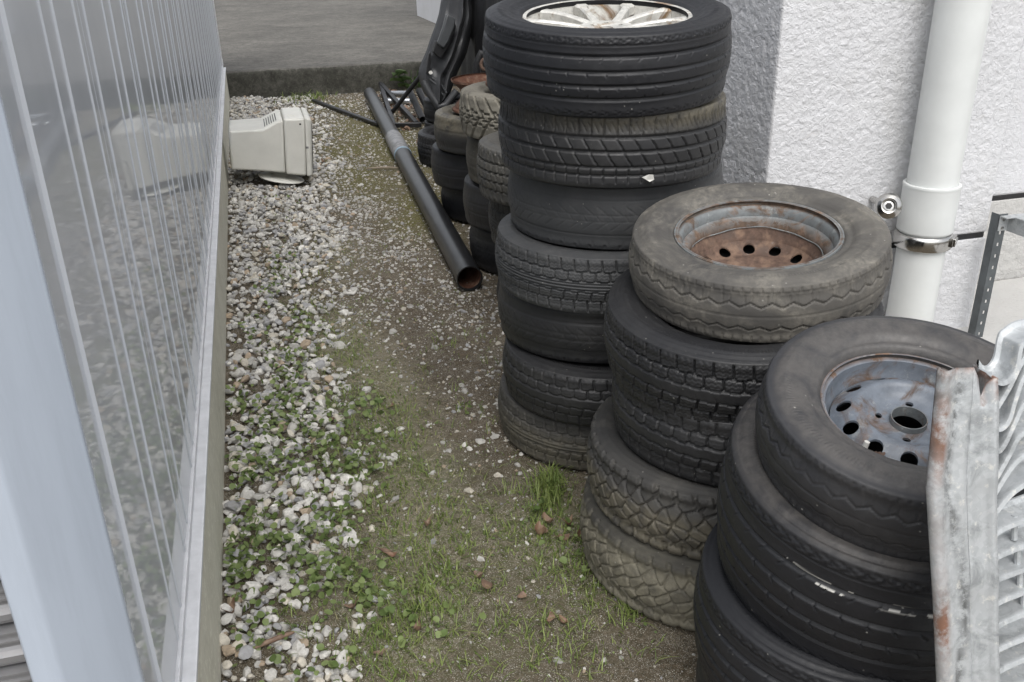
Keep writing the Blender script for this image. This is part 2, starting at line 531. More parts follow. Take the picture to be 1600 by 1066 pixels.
# ------------------------------------------------------------------ raised slab behind the yard
mb = MB()
mb.box((-60, 8.94, -.1), (60, 80, .247))
s = mb.obj('concrete_slab', M['slab']); tag(s, kind='structure')
# kerb face: rough displaced strip with rounded broken edge
kx = np.arange(-2.0, 4.0, .018)
prof = [(8.905, -.08), (8.902, .0), (8.9, .04), (8.897, .08), (8.895, .12), (8.894, .16), (8.894, .2), (8.897, .225), (8.905, .243), (8.92, .252), (8.945, .2535), (8.98, .2535), (9.02, .2525), (9.06, .251), (9.06, .2)]
KV = []
for py, pz in prof:
    q = np.stack([kx, np.full_like(kx, py), np.full_like(kx, pz)], 1)
    nn = fbm(q * 22, 3, 41); n2 = fbm(q * 6, 2, 43)
    q[:, 1] += -.005 * nn - .007 * n2
    q[:, 2] += (.004 * nn + .005 * n2) * (pz > .2) * (py < 9.05)
    KV.append(q)
KV = np.concatenate(KV)
n = len(kx); idx = np.arange(n * len(prof)).reshape(len(prof), n)
F = np.stack([idx[:-1, :-1], idx[:-1, 1:], idx[1:, 1:], idx[1:, :-1]], -1).reshape(-1, 4)
k = link('kerb', mesh_np('kerb', KV, F, True), M['curb']); tag(k, kind='structure')
k.data.materials.append(M['slab'])
mi_ = np.zeros(len(F), np.int32); mi_[8 * (n - 1):] = 1
k.data.polygons.foreach_set('material_index', mi_)

# ------------------------------------------------------------------ shed on the left
shed = empty('storage_shed', (-.9, 5, 0), 'light grey ribbed metal storage shed along the left side', 'shed')
SP = -.24
def sch(mbx, name, m, **kw):
    o = mbx.obj(name, m, None, **kw)
    o.parent = shed
    o.matrix_parent_inverse = Matrix.Translation((.9, -5, 0))
    return o
sch(MB().box((-1.9, .95, -.1), (-.215, 9.0, .268)), 'foundation', M['footing'], bevel=.006)
sch(MB().box((-.262, .965, .2705), (-.2115, 8.99, .2835)), 'sill', M['shed_rail'], bevel=.002)
sch(MB().box((-.262, 1.036, .2855), (-.2335, 8.98, .304)), 'base_rail', M['shed_rail'], bevel=.002)
# panels with pressed beads
ylines = [[1.113, 1.306, 1.391, 1.556], [1.652, 1.87, 1.974, 2.145], [2.237, 2.461, 2.583, 2.755]]
y0 = 2.87
while y0 < 8.6:
    ylines.append([y0, y0 + .21, y0 + .315, y0 + .485]); y0 += .585
for i, L in enumerate(ylines):
    yend = ylines[i + 1][0] if i + 1 < len(ylines) else 8.985
    pts = [(SP - .022, L[0] - .02 if i == 0 else L[0] - .0045)]
    def bead(y, a, c, w=.0045, h=.0021):
        return [(SP + a, y - w), (SP + h, y - w * .35), (SP + h, y + w * .35), (SP + c, y + w)]
    pts = []
    if i == 0: pts.append((SP - .0022, L[0] - .009))
    pts += bead(L[0], -.0018 if i == 0 else -.0004, 0, .005 if i == 0 else .0045, .0028 if i == 0 else .0021)
    pts += bead(L[1], 0, -.0004)
    pts += bead(L[2], -.0004, 0)
    pts += bead(L[3], 0, -.0004)
    pts += [(SP - .0004, (L[3] + yend) / 2 - .003), (SP + .0002, (L[3] + yend) / 2 - .001), (SP + .0002, (L[3] + yend) / 2 + .001), (SP - .0004, (L[3] + yend) / 2 + .003)]
    pts += [(SP - .0004, yend - .0062)]
    back = [(SP - .028, pts[-1][1]), (SP - .028, pts[0][1])]
    sch(MB().prism(pts + back, 'z', .306, 2.24), 'side_panel', M['shed_panel'])
# far end closing trim and a little bolt on top of the rail end
sch(MB().box((-.27, 8.99, .2855), (-.232, 9.02, 2.24)), 'end_trim', M['shed_rail'], bevel=.002)
# corner post: rounded box section
post = [(-.346, .960), (-.344, .957), (-.316, .957), (-.3125, .958), (-.309, .9605), (-.2445, 1.0225), (-.2412, 1.027), (-.2425, 1.031), (-.247, 1.034), (-.346, 1.034)]
sch(MB().prism(post, 'z', .27, 2.24), 'corner_post', M['shed_post'], bevel=.001)
sch(MB().box((-.346, 1.0345, .3055), (-.2420, 1.1035, 2.24)), 'post_backing', M['shed_panel'])
# roller shutter slats
slat_prof = [(.800, .0), (.797, .006), (.786, .010), (.780, .018), (.780, .026), (.787, .030), (.789, .034), (.789, .040), (.785, .0415), (.785, .0445), (.789, .046), (.790, .0515), (.786, .053), (.786, .056), (.790, .0575), (.796, .0605), (.806, .0605), (.806, .0)]
slat_me = MB().prism([(p[0] + .19, p[1]) for p in slat_prof], 'x', -1.88, -.3465).mesh('shutter_slat')
slat_me.materials.append(M['shutter'])
for i in range(32):
    o = link('shutter_slat', slat_me, None, shed)
    o.matrix_parent_inverse = Matrix.Translation((.9, -5, 0))
    o.location = (0, 0, .272 + i * .0612)
sch(MB().box((-1.94, .93, 2.243), (-.215, 9.03, 2.31)), 'roof', M['shed_post'], bevel=.004)
sch(MB().box((-1.9, .97, .27), (-1.885, 9.0, 2.24)), 'wall', M['shed_panel'])
sch(MB().box((-1.884, 8.975, .2855), (-.272, 8.99, 2.24)), 'back_wall', M['shed_panel'])
sch(MB().tube([(-.236, 8.965, .304), (-.236, 8.965, .36)], .008, 8), 'bolt', M['shed_rail'])

# ------------------------------------------------------------------ building on the right
bld = empty('rendered_building', (2.2, 4, 0), 'white rough rendered building wall with black horizontal joints', 'building')
def bch(o):
    o.parent = bld; o.matrix_parent_inverse = Matrix.Translation((-2.2, -4, 0)); return o
def wall_grid(name, o, ux, length, us, zs, nrm, m, amp=.004, seed=0, thick=.06):
    U, Z = np.meshgrid(us, zs)
    u, z = U.ravel(), Z.ravel()
    o = np.array(o); ux = np.array(ux); nrm = np.array(nrm)
    P = o + u[:, None] * ux + z[:, None] * np.array([0, 0, 1.])
    Q = P.copy()
    w = fbm(Q * 11, 2, seed + 5)
    warp = np.stack([fbm(Q * 40, 1, seed + 7), fbm(Q * 40, 1, seed + 8), fbm(Q * 40, 1, seed + 9)], 1)
    rr = 1 - np.abs(vnoise(Q * 58 + warp * .9, seed)) * 2
    r2 = 1 - np.abs(vnoise(Q * 100 + warp, seed + 3)) * 2
    d = amp * (.62 * rr + .3 * r2 + .25 * w)
    edge = np.minimum(np.minimum(u - us[0], us[-1] - u), np.minimum(z - zs[0], zs[-1] - z))
    d *= np.clip(edge / .012, .25, 1)
    P = P + d[:, None] * nrm
    nu, nz = len(us), len(zs)
    idx = np.arange(nu * nz).reshape(nz, nu)
    F = np.stack([idx[:-1, :-1], idx[:-1, 1:], idx[1:, 1:], idx[1:, :-1]], -1).reshape(-1, 4)
    # rim going back into the wall so that it has thickness
    loop = np.concatenate([idx[0, :], idx[1:, -1], idx[-1, -2::-1], idx[-2:0:-1, 0]])
    B = P[loop] - nrm * thick
    b0 = len(P)
    j = np.arange(len(loop)); jn = (j + 1) % len(loop)
    F2 = np.stack([loop[jn], loop[j], b0 + j, b0 + jn], -1)
    return bch(link(name, mesh_np(name, np.concatenate([P, B]), [F, F2], True), m))
zs_hi = axis_pts([(.3675, 1.42, .0055), (1.42, 3.3, .2)])
zs_lo = axis_pts([(-.1, .3455, .0085)])
us_f = axis_pts([(0, .89, .0055)])
wall_grid('front_wall', (1.54, 2.55, 0), (1, 0, 0), .89, us_f, zs_hi, (0, -1, 0), M['stucco'], .0028, 1)
wall_grid('front_wall_base', (1.54, 2.546, 0), (1, 0, 0), .893, axis_pts([(0, .892, .0075)]), zs_lo, (0, -1, 0), M['stucco'], .0032, 4)
us_s = axis_pts([(0, 3.55, .3), (3.55, 4.348, .007)])      # runs from the far end to the corner
wall_grid('side_wall', (1.54, 6.9, 0), (0, -1, 0), 4.35, us_s, zs_hi, (-1, 0, 0), M['stucco'], .0034, 8)
wall_grid('side_wall_base', (1.537, 6.9, 0), (0, -1, 0), 4.35, us_s[us_s < 4.346], zs_lo, (-1, 0, 0), M['stucco'], .004, 9)
wall_grid('recessed_wall', (2.43, 2.92, 0), (1, 0, 0), 2.2, axis_pts([(0, .62, .008), (.62, 2.2, .2)]), axis_pts([(.3675, 1.3, .0085), (1.3, 3.3, .2)]), (0, -1, 0), M['stucco'], .003, 14)
wall_grid('recessed_wall_base', (2.43, 2.916, 0), (1, 0, 0), 2.2, axis_pts([(0, .62, .008), (.62, 2.2, .2)]), zs_lo, (0, -1, 0), M['stucco_grey'], .004, 15)
bch(MB().box((1.60, 2.61, -.1), (2.43, 6.85, 3.3)).obj('wall_core', M['stucco']))
bch(MB().box((2.4305, 2.98, -.1), (4.63, 6.85, 3.3)).obj('wall_core', M['stucco']))
bch(MB().box((1.5, 2.5, 3.302), (4.7, 6.95, 3.36)).obj('roof', M['stucco_grey']))
def joint(name, pts):
    """soft strip with an irregular front"""
    mbx = MB()
    bch(mbx.box(*pts).obj(name, M['joint'], bevel=.003))
joint('joint_strip', ((1.548, 2.5495, .3465), (2.426, 2.60, .3665)))
joint('joint_strip', ((2.4305, 2.9195, .3465), (4.6, 2.97, .3665)))
joint('joint_strip', ((1.5435, 2.62, .3465), (1.59, 6.88, .3665)))

fb = MB().box((2.45, 12.0, .247), (9, 14, 3.4)).obj('distant_building', M['stucco'])
tag(fb, 'plain white wall of a building far beyond the grey slab', 'building')

pd = MB().box((2.3, -.5, -.1), (4.62, 2.9, .0035)).obj('concrete_pad', M['stucco_grey']); tag(pd, kind='structure')

# ------------------------------------------------------------------ downpipe
dp = empty('downpipe', (2.077, 2.44, 0), 'white plastic downpipe clamped to the rendered wall', 'downpipe')
R0 = .078
MB().lathe([(R0, .582), (R0, 3.2), (R0 - .006, 3.2), (R0 - .006, .582)], 48, closed=True).obj('upper_pipe', M['pvc_white'], dp, smooth=True)
MB().lathe([(R0 + .006, .442), (R0 + .0088, .446), (R0 + .0092, .450), (R0 + .0095, .52), (R0 + .0095, .588), (R0 + .0098, .590), (R0 + .0105, .592), (R0 + .0105, .598), (R0 + .0095, .601), (R0 + .001, .602), (R0 + .0005, .442)], 64, closed=True).obj('socket', M['pvc_white'], dp, smooth=True)
MB().lathe([(R0 - .002, -.02), (R0 - .002, .47), (R0 - .008, .47), (R0 - .008, -.02)], 48, closed=True).obj('lower_pipe', M['pvc_white'], dp, smooth=True)
cl = MB().lathe([(R0 + .0, .390), (R0 + .006, .388), (R0 + .012, .392), (R0 + .0145, .400), (R0 + .0145, .427), (R0 + .012, .434), (R0 + .006, .438), (R0 + .0, .436)], 64, closed=True).obj('pipe_clamp', M['stainless'], dp, smooth=True)
an = radians(-52)
mbx = MB()
cx_, cy_ = (R0 + .016) * cos(an), (R0 + .016) * sin(an)
tx, ty = -sin(an), cos(an)
mbx.bar((cx_ - tx * .026, cy_ - ty * .026, .42), (cx_ + tx * .026, cy_ + ty * .026, .42), .008, .031)
mbx.bar((cx_ * 1.07 - tx * .012, cy_ * 1.07 - ty * .012, .412), (cx_ * 1.07 + tx * .014, cy_ * 1.07 + ty * .014, .428), .008, .010)
mbx.bar((cx_ * 1.05 - tx * .022, cy_ * 1.05 - ty * .022, .42), (cx_ * 1.05 - tx * .016, cy_ * 1.05 - ty * .016, .42), .012, .026)
lt = mbx.obj('clamp_latch', M['stainless'], dp, bevel=.0015)
MB().tube([(-.02, .07, .42), (-.02, .115, .42)], .007, 10).obj('clamp_stem', M['stainless'], dp, smooth=True)

# stainless cup-shaped wall fitting left of the pipe
ft = empty('wall_fitting', (1.908, 2.42, .545), 'round stainless steel wall fitting just left of the white downpipe', 'fitting')
mbx = MB().lathe([(.0, .004), (.012, .006), (.0165, .004), (.0175, .016), (.02, .017), (.028, .012), (.033, .008), (.0345, .004), (.033, .0), (.027, -.003), (.0, -.004)], 36)
disc = mbx.obj('cup', M['stainless'], ft, smooth=True)
q = Vector((-.50, -.80, .33)).to_track_quat('Z', 'Y')
disc.scale = (1.2, 1.2, 1.2); disc.rotation_mode = 'QUATERNION'; disc.rotation_quaternion = q
h = MB().lathe([(0, .0105), (.0085, .0105), (.009, .0085), (.009, .005)], 6).obj('bolt_head', M['dark_hole'], ft)
h.scale = (1.2, 1.2, 1.2); h.rotation_mode = 'QUATERNION'; h.rotation_quaternion = q
MB().tube([(.004, .012, -.006), (.022, .03, -.012), (.03, .06, -.012), (.03, .125, -.012)], .011, 12).obj('arm', M['stainless'], ft, smooth=True)
MB().tube([(.024, .012, -.016), (.047, .012, -.016)], .007, 8).obj('set_screw', M['stainless'], ft)

# ------------------------------------------------------------------ slotted steel shelf frame
sh = empty('shelf_frame', (2.38, 2.45, 0), 'grey slotted angle steel shelf frame beside the wall corner', 'shelf frame')
def angle_post(x, y, sx, sy, top, holes):
    w, t = .034, .0025
    mbx = MB()
    # holed front leaf built from cells
    zs = np.arange(.0, top - .02, .042)
    hw = .0045
    X0, X1 = (x, x + sx * w)
    xa, xb = min(X0, X1), max(X0, X1)
    xm = (xa + xb) / 2
    ya, yb = (y, y + t) if sy > 0 else (y - t, y)
    if holes:
        mbx.box((xa, ya, 0), (xm - hw, yb, top)); mbx.box((xm + hw, ya, 0), (xb, yb, top))
        prev = 0
        for z in zs:
            mbx.box((xm - hw, ya, prev), (xm + hw, yb, z + .012)); prev = z + .024
        mbx.box((xm - hw, ya, prev), (xm + hw, yb, top))
    else:
        mbx.box((xa, ya, 0), (xb, yb, top))
    e = (x - t, x) if sx > 0 else (x, x + t)
    mbx.box((e[0], min(y, y + sy * w), 0), (e[1], max(y, y + sy * w), top))
    return mbx
for (x, y, sx, sy, hl) in ((0, 0, 1, 1, True), (0, -.9, 1, 1, True), (.8, 0, -1, 1, False), (.8, -.9, -1, 1, False)):
    angle_post(x, y, sx, sy, .462, hl).obj('post', M['slot_steel'], sh)
def chan(p, q, up=.0):
    mbx = MB(); p = Vector(p); q = Vector(q)
    d = (q - p).normalized(); s_ = Vector((-d.y, d.x, 0))
    mbx.bar(p, q, .003, .05)
    mbx.bar(p + Vector((0, 0, .0265)) + s_ * .014, q + Vector((0, 0, .0265)) + s_ * .014, .031, .003)
    return mbx
chan((.038, -.003, .428), (.038, -.895, .428)).obj('side_beam', M['galv'], sh)
chan((.80, -.004, .43), (.0, -.004, .43)).obj('rear_beam', M['galv'], sh)
for z in (.445, .415):
    for x in (.015,):
        MB().tube([(x, -.001, z), (x, -.008, z)], .0065, 6).obj('bolt', M['stainless'], sh)

# ------------------------------------------------------------------ tyres
def catmull(P, n=40):
    P = np.array(P, float); out = []
    Q = np.concatenate([[2 * P[0] - P[1]], P, [2 * P[-1] - P[-2]]])
    for i in range(1, len(Q) - 2):
        t = np.linspace(0, 1, n, endpoint=False)[:, None]
        a, b_, c, d = Q[i - 1], Q[i], Q[i + 1], Q[i + 2]
        out.append(.5 * ((2 * b_) + (-a + c) * t + (2 * a - 5 * b_ + 4 * c - d) * t ** 2 + (-a + 3 * b_ - 3 * c + d) * t ** 3))
    out.append(P[-1:])
    return np.concatenate(out)

def tri(x): return 2 * np.abs(2 * (x - np.floor(x + .5))) - 1
def per(a, n, L): 
    u = a / L * n
    return (u - np.floor(u) - .5) * L / n
def ln(d, w, soft=.0009): return 1 - sstep(w / 2 - soft, w / 2 + soft, np.abs(d))
def band(q, a, c, s=.015): return sstep(a - s, a + s, q) * (1 - sstep(c - s, c + s, q))

def tread(kind, a, s, q, T, L):
    """0..1 groove mask at arc length a around, s across (metres); q = s/T"""
    mx = np.maximum; aq = np.abs(q)
    if kind == 'rib':
        d = ln(s - .60 * T, .005) 
        for c, w in ((-.62, .006), (-.22, .0075), (.18, .0075), (.60, .006)): d = mx(d, ln(s - c * T, w))
        d = mx(d, .7 * ln(per(a + s * .9, 44, L), .0022) * (band(q, .06, .18) + band(q, -.34, -.22)))
        d = mx(d, .6 * ln(per(a - s * .9 + .01, 44, L), .002) * (band(q, .47, .59) + band(q, -.60, -.5)))
        ser = ln(per(a + .010 * tri(q * 7), 66, L), .006, .002)
        d = mx(d, .35 * ser * band(q, .93, 1.08)); d = mx(d, .35 * ser * band(q, -1.08, -.93))
        d = mx(d, .35 * ln(s - .9 * T, .002))
        return d, .0055
    if kind == 'touring':
        d = 0 * s
        for c, w in ((-.48, .007), (.02, .0085), (.46, .007), (-.75, .003)): d = mx(d, ln(s - c * T, w))
        cur = a + .9 * np.sign(q) * (np.abs(s) ** 1.25) * 1.6
        d = mx(d, .8 * ln(per(cur, 46, L), .0032) * (band(q, .06, .42) + band(q, -.44, -.03)))
        d = mx(d, .7 * ln(per(a + .004, 60, L), .003) * (band(q, .5, 1.02) + band(q, -1.0, -.5)))
        d = mx(d, .5 * ln(per(a + s * .5, 130, L), .0016) * (band(q, .62, .92)))
        return d, .006
    if kind == 'worn':
        d = 0 * s
        for c in (-.12, .12, -.6, .6): d = mx(d, .6 * ln(s - c * T, .0022))
        d = mx(d, .8 * ln(per(a + s * 1.3, 52, L), .0022) * band(q, .12, .42)); d = mx(d, .8 * ln(per(a - s * 1.3, 52, L), .0022) * band(q, -.42, -.12))
        d = mx(d, .7 * ln(per(a + s * .7, 52, L), .0018) * band(q, -.12, .12))
        d = mx(d, .35 * ln(per(a, 46, L), .005) * band(q, -1.02, -.86)); d = mx(d, .6 * ln(per(a + .01, 46, L), .008) * band(q, -1.12, -.98))
        return d, .0022
    if kind in ('winter', 'winter2'):
        n = 52 if kind == 'winter' else 48
        p_ = L / n
        st = lambda ph: .0010 * np.sign(np.sin(2 * pi * (a / p_ + ph)))
        d = mx(ln(s - .62 * T - st(0), .0036), ln(s - .22 * T - st(.25), .0036))
        d = mx(d, mx(ln(s + .62 * T - st(.1), .0036), ln(s + .22 * T - st(.35), .0036)))
        d = mx(d, ln(per(a + s * .1, n, L), .0042) * band(q, .62, 1.08))
        d = mx(d, ln(per(a + s * .12 + p_ * .5, n, L), .004) * band(q, .22, .62))
        d = mx(d, ln(per(a + s * .1 + p_ * .3, n, L), .0042) * band(q, -1.08, -.62))
        d = mx(d, ln(per(a - s * .12 + p_ * .8, n, L), .004) * band(q, -.62, -.22))
        if kind == 'winter':
            for c in (-.13, 0, .13): d = mx(d, .75 * ln(s - c * T, .002))
        else:
            d = mx(d, .12 * ln(per(a + s * .5, n, L), .0014) * band(q, -.25, .25))
        sip = ln((s + .0022 * tri(a / L * n * 3)) % .0085 - .0042, .0011, .0009) * (band(q, .3, .62) + band(q, .68, .95) + band(q, -.62, -.3) + band(q, -.95, -.68))
        d = mx(d, .28 * sip)
        return d, .0068
    if kind == 'mud':
        n = 42; p = L / n
        dmin = np.full_like(a, 9.); dsec = dmin.copy()
        rows = np.array([-1.05, -.75, -.45, -.15, .15, .45, .75, 1.05]) * T
        for ri, r in enumerate(rows):
            off = .5 * (ri % 2)
            k = np.round(a / p - off)
            for dk in (-1, 0, 1):
                kk = (k + dk) % n
                jx = .34 * np.sin(kk * 12.9 + ri * 7.1); jy = .3 * np.sin(kk * 5.3 + ri * 3.7)
                da = (a - (k + dk + off + jx) * p); ds = (s - r - jy * .3 * T) * 1.08
                dd = np.sqrt(da ** 2 + ds ** 2)
                dsec = np.where(dd < dmin, dmin, np.minimum(dsec, dd)); dmin = np.minimum(dmin, dd)
        d = (1 - sstep(.0022, .0048, dsec - dmin)) * (aq < .86)
        lug = ln(per(a + s * .2, 44, L), .010, .003) * (band(q, .78, 1.22, .03) + band(q, -1.22, -.78, .03))
        d = mx(d, lug)
        return d, .008
    if kind == 'van':
        d = mx(ln(s - .45 * T - .0048 * tri(a / L * 42), .0026), ln(s + .5 * T - .0048 * tri(a / L * 42 + .5), .0026))
        d = mx(d, .6 * ln(s - .0 * T, .0018)); d = mx(d, .5 * ln(s - .9 * T, .0014))
        d = mx(d, .45 * ln(per(a, 120, L), .0028, .0012) * band(q, .52, .82, .04) * (.5 + .5 * np.sin(a / L * 2 * pi * 40)))
        d = mx(d, .5 * ln(per(a + .004, 90, L), .0030, .0014) * band(q, .88, 1.08, .03))
        d = mx(d, .5 * ln(per(a, 90, L), .0030, .0014) * band(q, -1.08, -.86, .03))
        return d, .0045
    if kind == 'knob':
        n = 30
        d = ln(per(a + s * .75, n, L), .011, .002) * band(q, 0, 1.22); d = mx(d, ln(per(a - s * .75 + L / n * .5, n, L), .011, .002) * band(q, -1.22, 0))
        d = mx(d, ln(s - .36 * T - .005 * np.sign(np.sin(a / L * 2 * pi * n)), .007)); d = mx(d, ln(s + .36 * T - .005 * np.sign(np.sin(a / L * 2 * pi * n + 1)), .007))
        d = mx(d, ln(s - .005 * np.sign(np.sin(a / L * 2 * pi * n + 1)), .006))
        return d, .011
    if kind == 'block':
        n = 56
        d = 0 * s
        for c in (-.6, -.2, .2, .6): d = mx(d, ln(s - c * T - .002 * tri(a / L * n), .0045))
        row = np.floor((q + 1.0) / .4)
        d = mx(d, ln(per(a + row * L / n * .5 + s * .3, n, L), .0055) * band(q, -1.15, 1.15))
        return d, .008
    # 'old': nearly bald with two faint ribs
    d = mx(.7 * ln(s - .25 * T, .003), .7 * ln(s + .25 * T, .003))
    d = mx(d, .4 * ln(per(a, 40, L), .003) * band(q, -.9, -.3))
    return d, .003

def tyre_mesh(name, R, w, rr, kind, nphi=510, face=None, seed=0, ds=.0026, mudf=None, paintf=None, worn=1.0, sq=1.0, lump=.0015, bz=.6):
    H, hw = R - rr, w / 2
    half = [(rr, -bz * hw), (rr + .03 * H, -(bz * .6 + .36) * hw), (rr + .12 * H, -(bz * .4 + .56) * hw), (rr + .3 * H, -.93 * hw), (rr + .52 * H, -1.0 * hw), (rr + .72 * H, -.985 * hw), (rr + .86 * H, -.915 * hw),
            (R - .055 * H - .002, -.80 * hw), (R - .006 * sq - .001, -.60 * hw), (R - .0015, -.3 * hw)]
    ctrl = half + [(R, 0)] + [(r, -z) for r, z in half[::-1]]
    C = catmull(ctrl, 40)
    seg = np.linalg.norm(np.diff(C, axis=0), axis=1); S = np.concatenate([[0], np.cumsum(seg)])
    mid = S[-1] / 2
    i_sh = np.argmin(np.abs(C[:len(C) // 2, 1] + .80 * hw) + (C[:len(C) // 2, 0] < R - .3 * H) * 9)
    T = mid - S[i_sh]
    # sampling
    t = list(np.arange(0, mid - 1.25 * T, .011)) + list(np.arange(mid - 1.25 * T, mid + 1.25 * T, ds)) + list(np.arange(mid + 1.25 * T, S[-1], .0045)) + [S[-1]]
    t = np.array(t)
    r = np.interp(t, S, C[:, 0]); z = np.interp(t, S, C[:, 1])
    g_r = np.gradient(r, t); g_z = np.gradient(z, t)
    nr, nz = g_z, -g_r
    ln_ = np.hypot(nr, nz); nr /= ln_; nz /= ln_
    s = t - mid
    # sidewall rings
    ring = np.zeros_like(t)
    side = np.abs(s) > 1.02 * T
    for fr, wd, am_ in ((.10, .003, .0016), (.2, .0022, -.001), (.34, .002, .0010), (.62, .0024, .0011), (.80, .002, -.0012), (.88, .0018, .001)):
        ring += 2.0 * am_ * np.exp(-((r - rr - fr * H) / wd) ** 2) * side
    if face is None: phi = np.arange(nphi) / nphi * 2 * pi
    else:      # finer on the side that faces the lane
        nf = int(nphi * .78)
        phi = np.concatenate([np.linspace(face - radians(82), face + radians(82), nf, endpoint=False), np.linspace(face + radians(82), face + radians(278), nphi - nf, endpoint=False)])
    L = 2 * pi * R
    A, SS = np.meshgrid(phi * R, s, indexing='ij')
    a_, s_ = A.ravel(), SS.ravel()
    PH = a_ / R
    a_ = a_ % L
    q = s_ / T
    d, dep = tread(kind, a_, s_, q, T, L)
    d = np.clip(d, 0, 1) * (np.abs(q) < 1.24)
    if worn < 1:
        nz_ = fbm(np.stack([np.cos(PH) * 4, np.sin(PH) * 4, q * 2], 1), 2, seed)
        wear = np.clip(worn + .5 * nz_, .15, 1)
    else:
        wear = 1
    lowf = fbm(np.stack([np.cos(PH) * 1.3, np.sin(PH) * 1.3, q * .6 + seed], 1), 2, seed + 3)
    hif = fbm(np.stack([np.cos(PH) * R * 60, np.sin(PH) * R * 60, s_ * 60], 1), 2, seed + 5)
    tile = lambda v: np.tile(v, nphi)
    fr_ = tile((r - rr) / H) * tile(side.astype(float))
    rib_ = .0006 * np.sin(PH * round(2 * pi * R / .0075)) * (sstep(.50, .53, fr_) * (1 - sstep(.60, .63, fr_)))
    rib_ = rib_ + .0011 * np.sin(PH * round(2 * pi * R / .013)) * (sstep(.90, .93, fr_) * (1 - sstep(1.0, 1.03, fr_)))
    disp = -d * dep * 1.25 * wear + tile(ring) + rib_ + lump * lowf + .0004 * hif
    rad = tile(r) + tile(nr) * disp
    zz = tile(z) + tile(nz) * disp
    V = np.stack([rad * np.cos(PH), rad * np.sin(PH), zz], 1)
    m = len(t)
    mud = mudf(PH, q, zz) if mudf else np.zeros(len(V))
    paint = paintf(PH, q, s_) if paintf else np.zeros(len(V))
    # inner liner
    inn = np.array([(r[-1], z[-1] - .012), (rr + .25 * H, .70 * hw), (R - .022, .55 * hw), (R - .016, 0), (R - .022, -.55 * hw), (rr + .25 * H, -.70 * hw), (r[0], z[0] + .012)])
    mi = len(inn)
    step = 1
    VI = np.stack([np.outer(np.cos(phi), inn[:, 0]), np.outer(np.sin(phi), inn[:, 0]), np.tile(inn[:, 1], (nphi, 1))], -1).reshape(-1, 3)
    idx = np.arange(nphi * m).reshape(nphi, m)
    idn = np.roll(idx, -1, 0)
    F1 = np.stack([idx[:, :-1], idn[:, :-1], idn[:, 1:], idx[:, 1:]], -1).reshape(-1, 4)
    b0 = nphi * m
    ii = b0 + np.arange(nphi * mi).reshape(nphi, mi); iin = np.roll(ii, -1, 0)
    F2 = np.stack([ii[:, :-1], iin[:, :-1], iin[:, 1:], ii[:, 1:]], -1).reshape(-1, 4)
    F3 = np.stack([idx[:, -1], idn[:, -1], iin[:, 0], ii[:, 0]], -1)
    F4 = np.stack([ii[:, -1], iin[:, -1], idn[:, 0], idx[:, 0]], -1)
    zero = np.zeros(len(VI))
    return mesh_np(name, np.concatenate([V, VI]), [F1, F2, F3, F4], True,
                   {'groove': np.concatenate([d, zero]), 'mud': np.concatenate([mud, zero]), 'paint': np.concatenate([paint, zero])})

def tilt_quat(tx, ty):
    return Vector((0, 0, 1)).rotation_difference(Vector((tx, ty, 1)).normalized())

def place(o, x, y, z, tilt=(0, 0), rot=0):
    o.location = (x, y, z)
    o.rotation_mode = 'QUATERNION'
    from mathutils import Quaternion
    o.rotation_quaternion = tilt_quat(*tilt) @ Quaternion((0, 0, 1), rot)

def tyre(label, x, y, z0, w, R, rr, kind, mat, group, tilt=(0, 0), rot=0., **kw):
    me = tyre_mesh('car_tyre', R, w, rr, kind, face=math.atan2(-y, -x) - rot, seed=random.randint(0, 999), **kw)
    o = link('car_tyre', me, M[mat])
    place(o, x, y, z0 + w / 2, tilt, rot)
    return tag(o, label, 'tyre', group)

def wheel(label, x, y, z0, w, R, rr, kind, mat, group, tilt=(0, 0), rot=0., **kw):
    e = empty('car_wheel', (0, 0, 0), label, 'wheel', group)
    me = tyre_mesh('tyre', R, w, rr, kind, face=math.atan2(-y, -x) - rot, seed=random.randint(0, 999), **kw)
    link('tyre', me, M[mat], e)
    place(e, x, y, z0 + w / 2, tilt, rot)
    return e

def mud_all(a, lo=-9, hi=9, soft=.03):
    return lambda ph, q, z: np.clip(a * (1 - sstep(hi, hi + soft, z)) * sstep(lo - soft, lo, z), 0, 1)

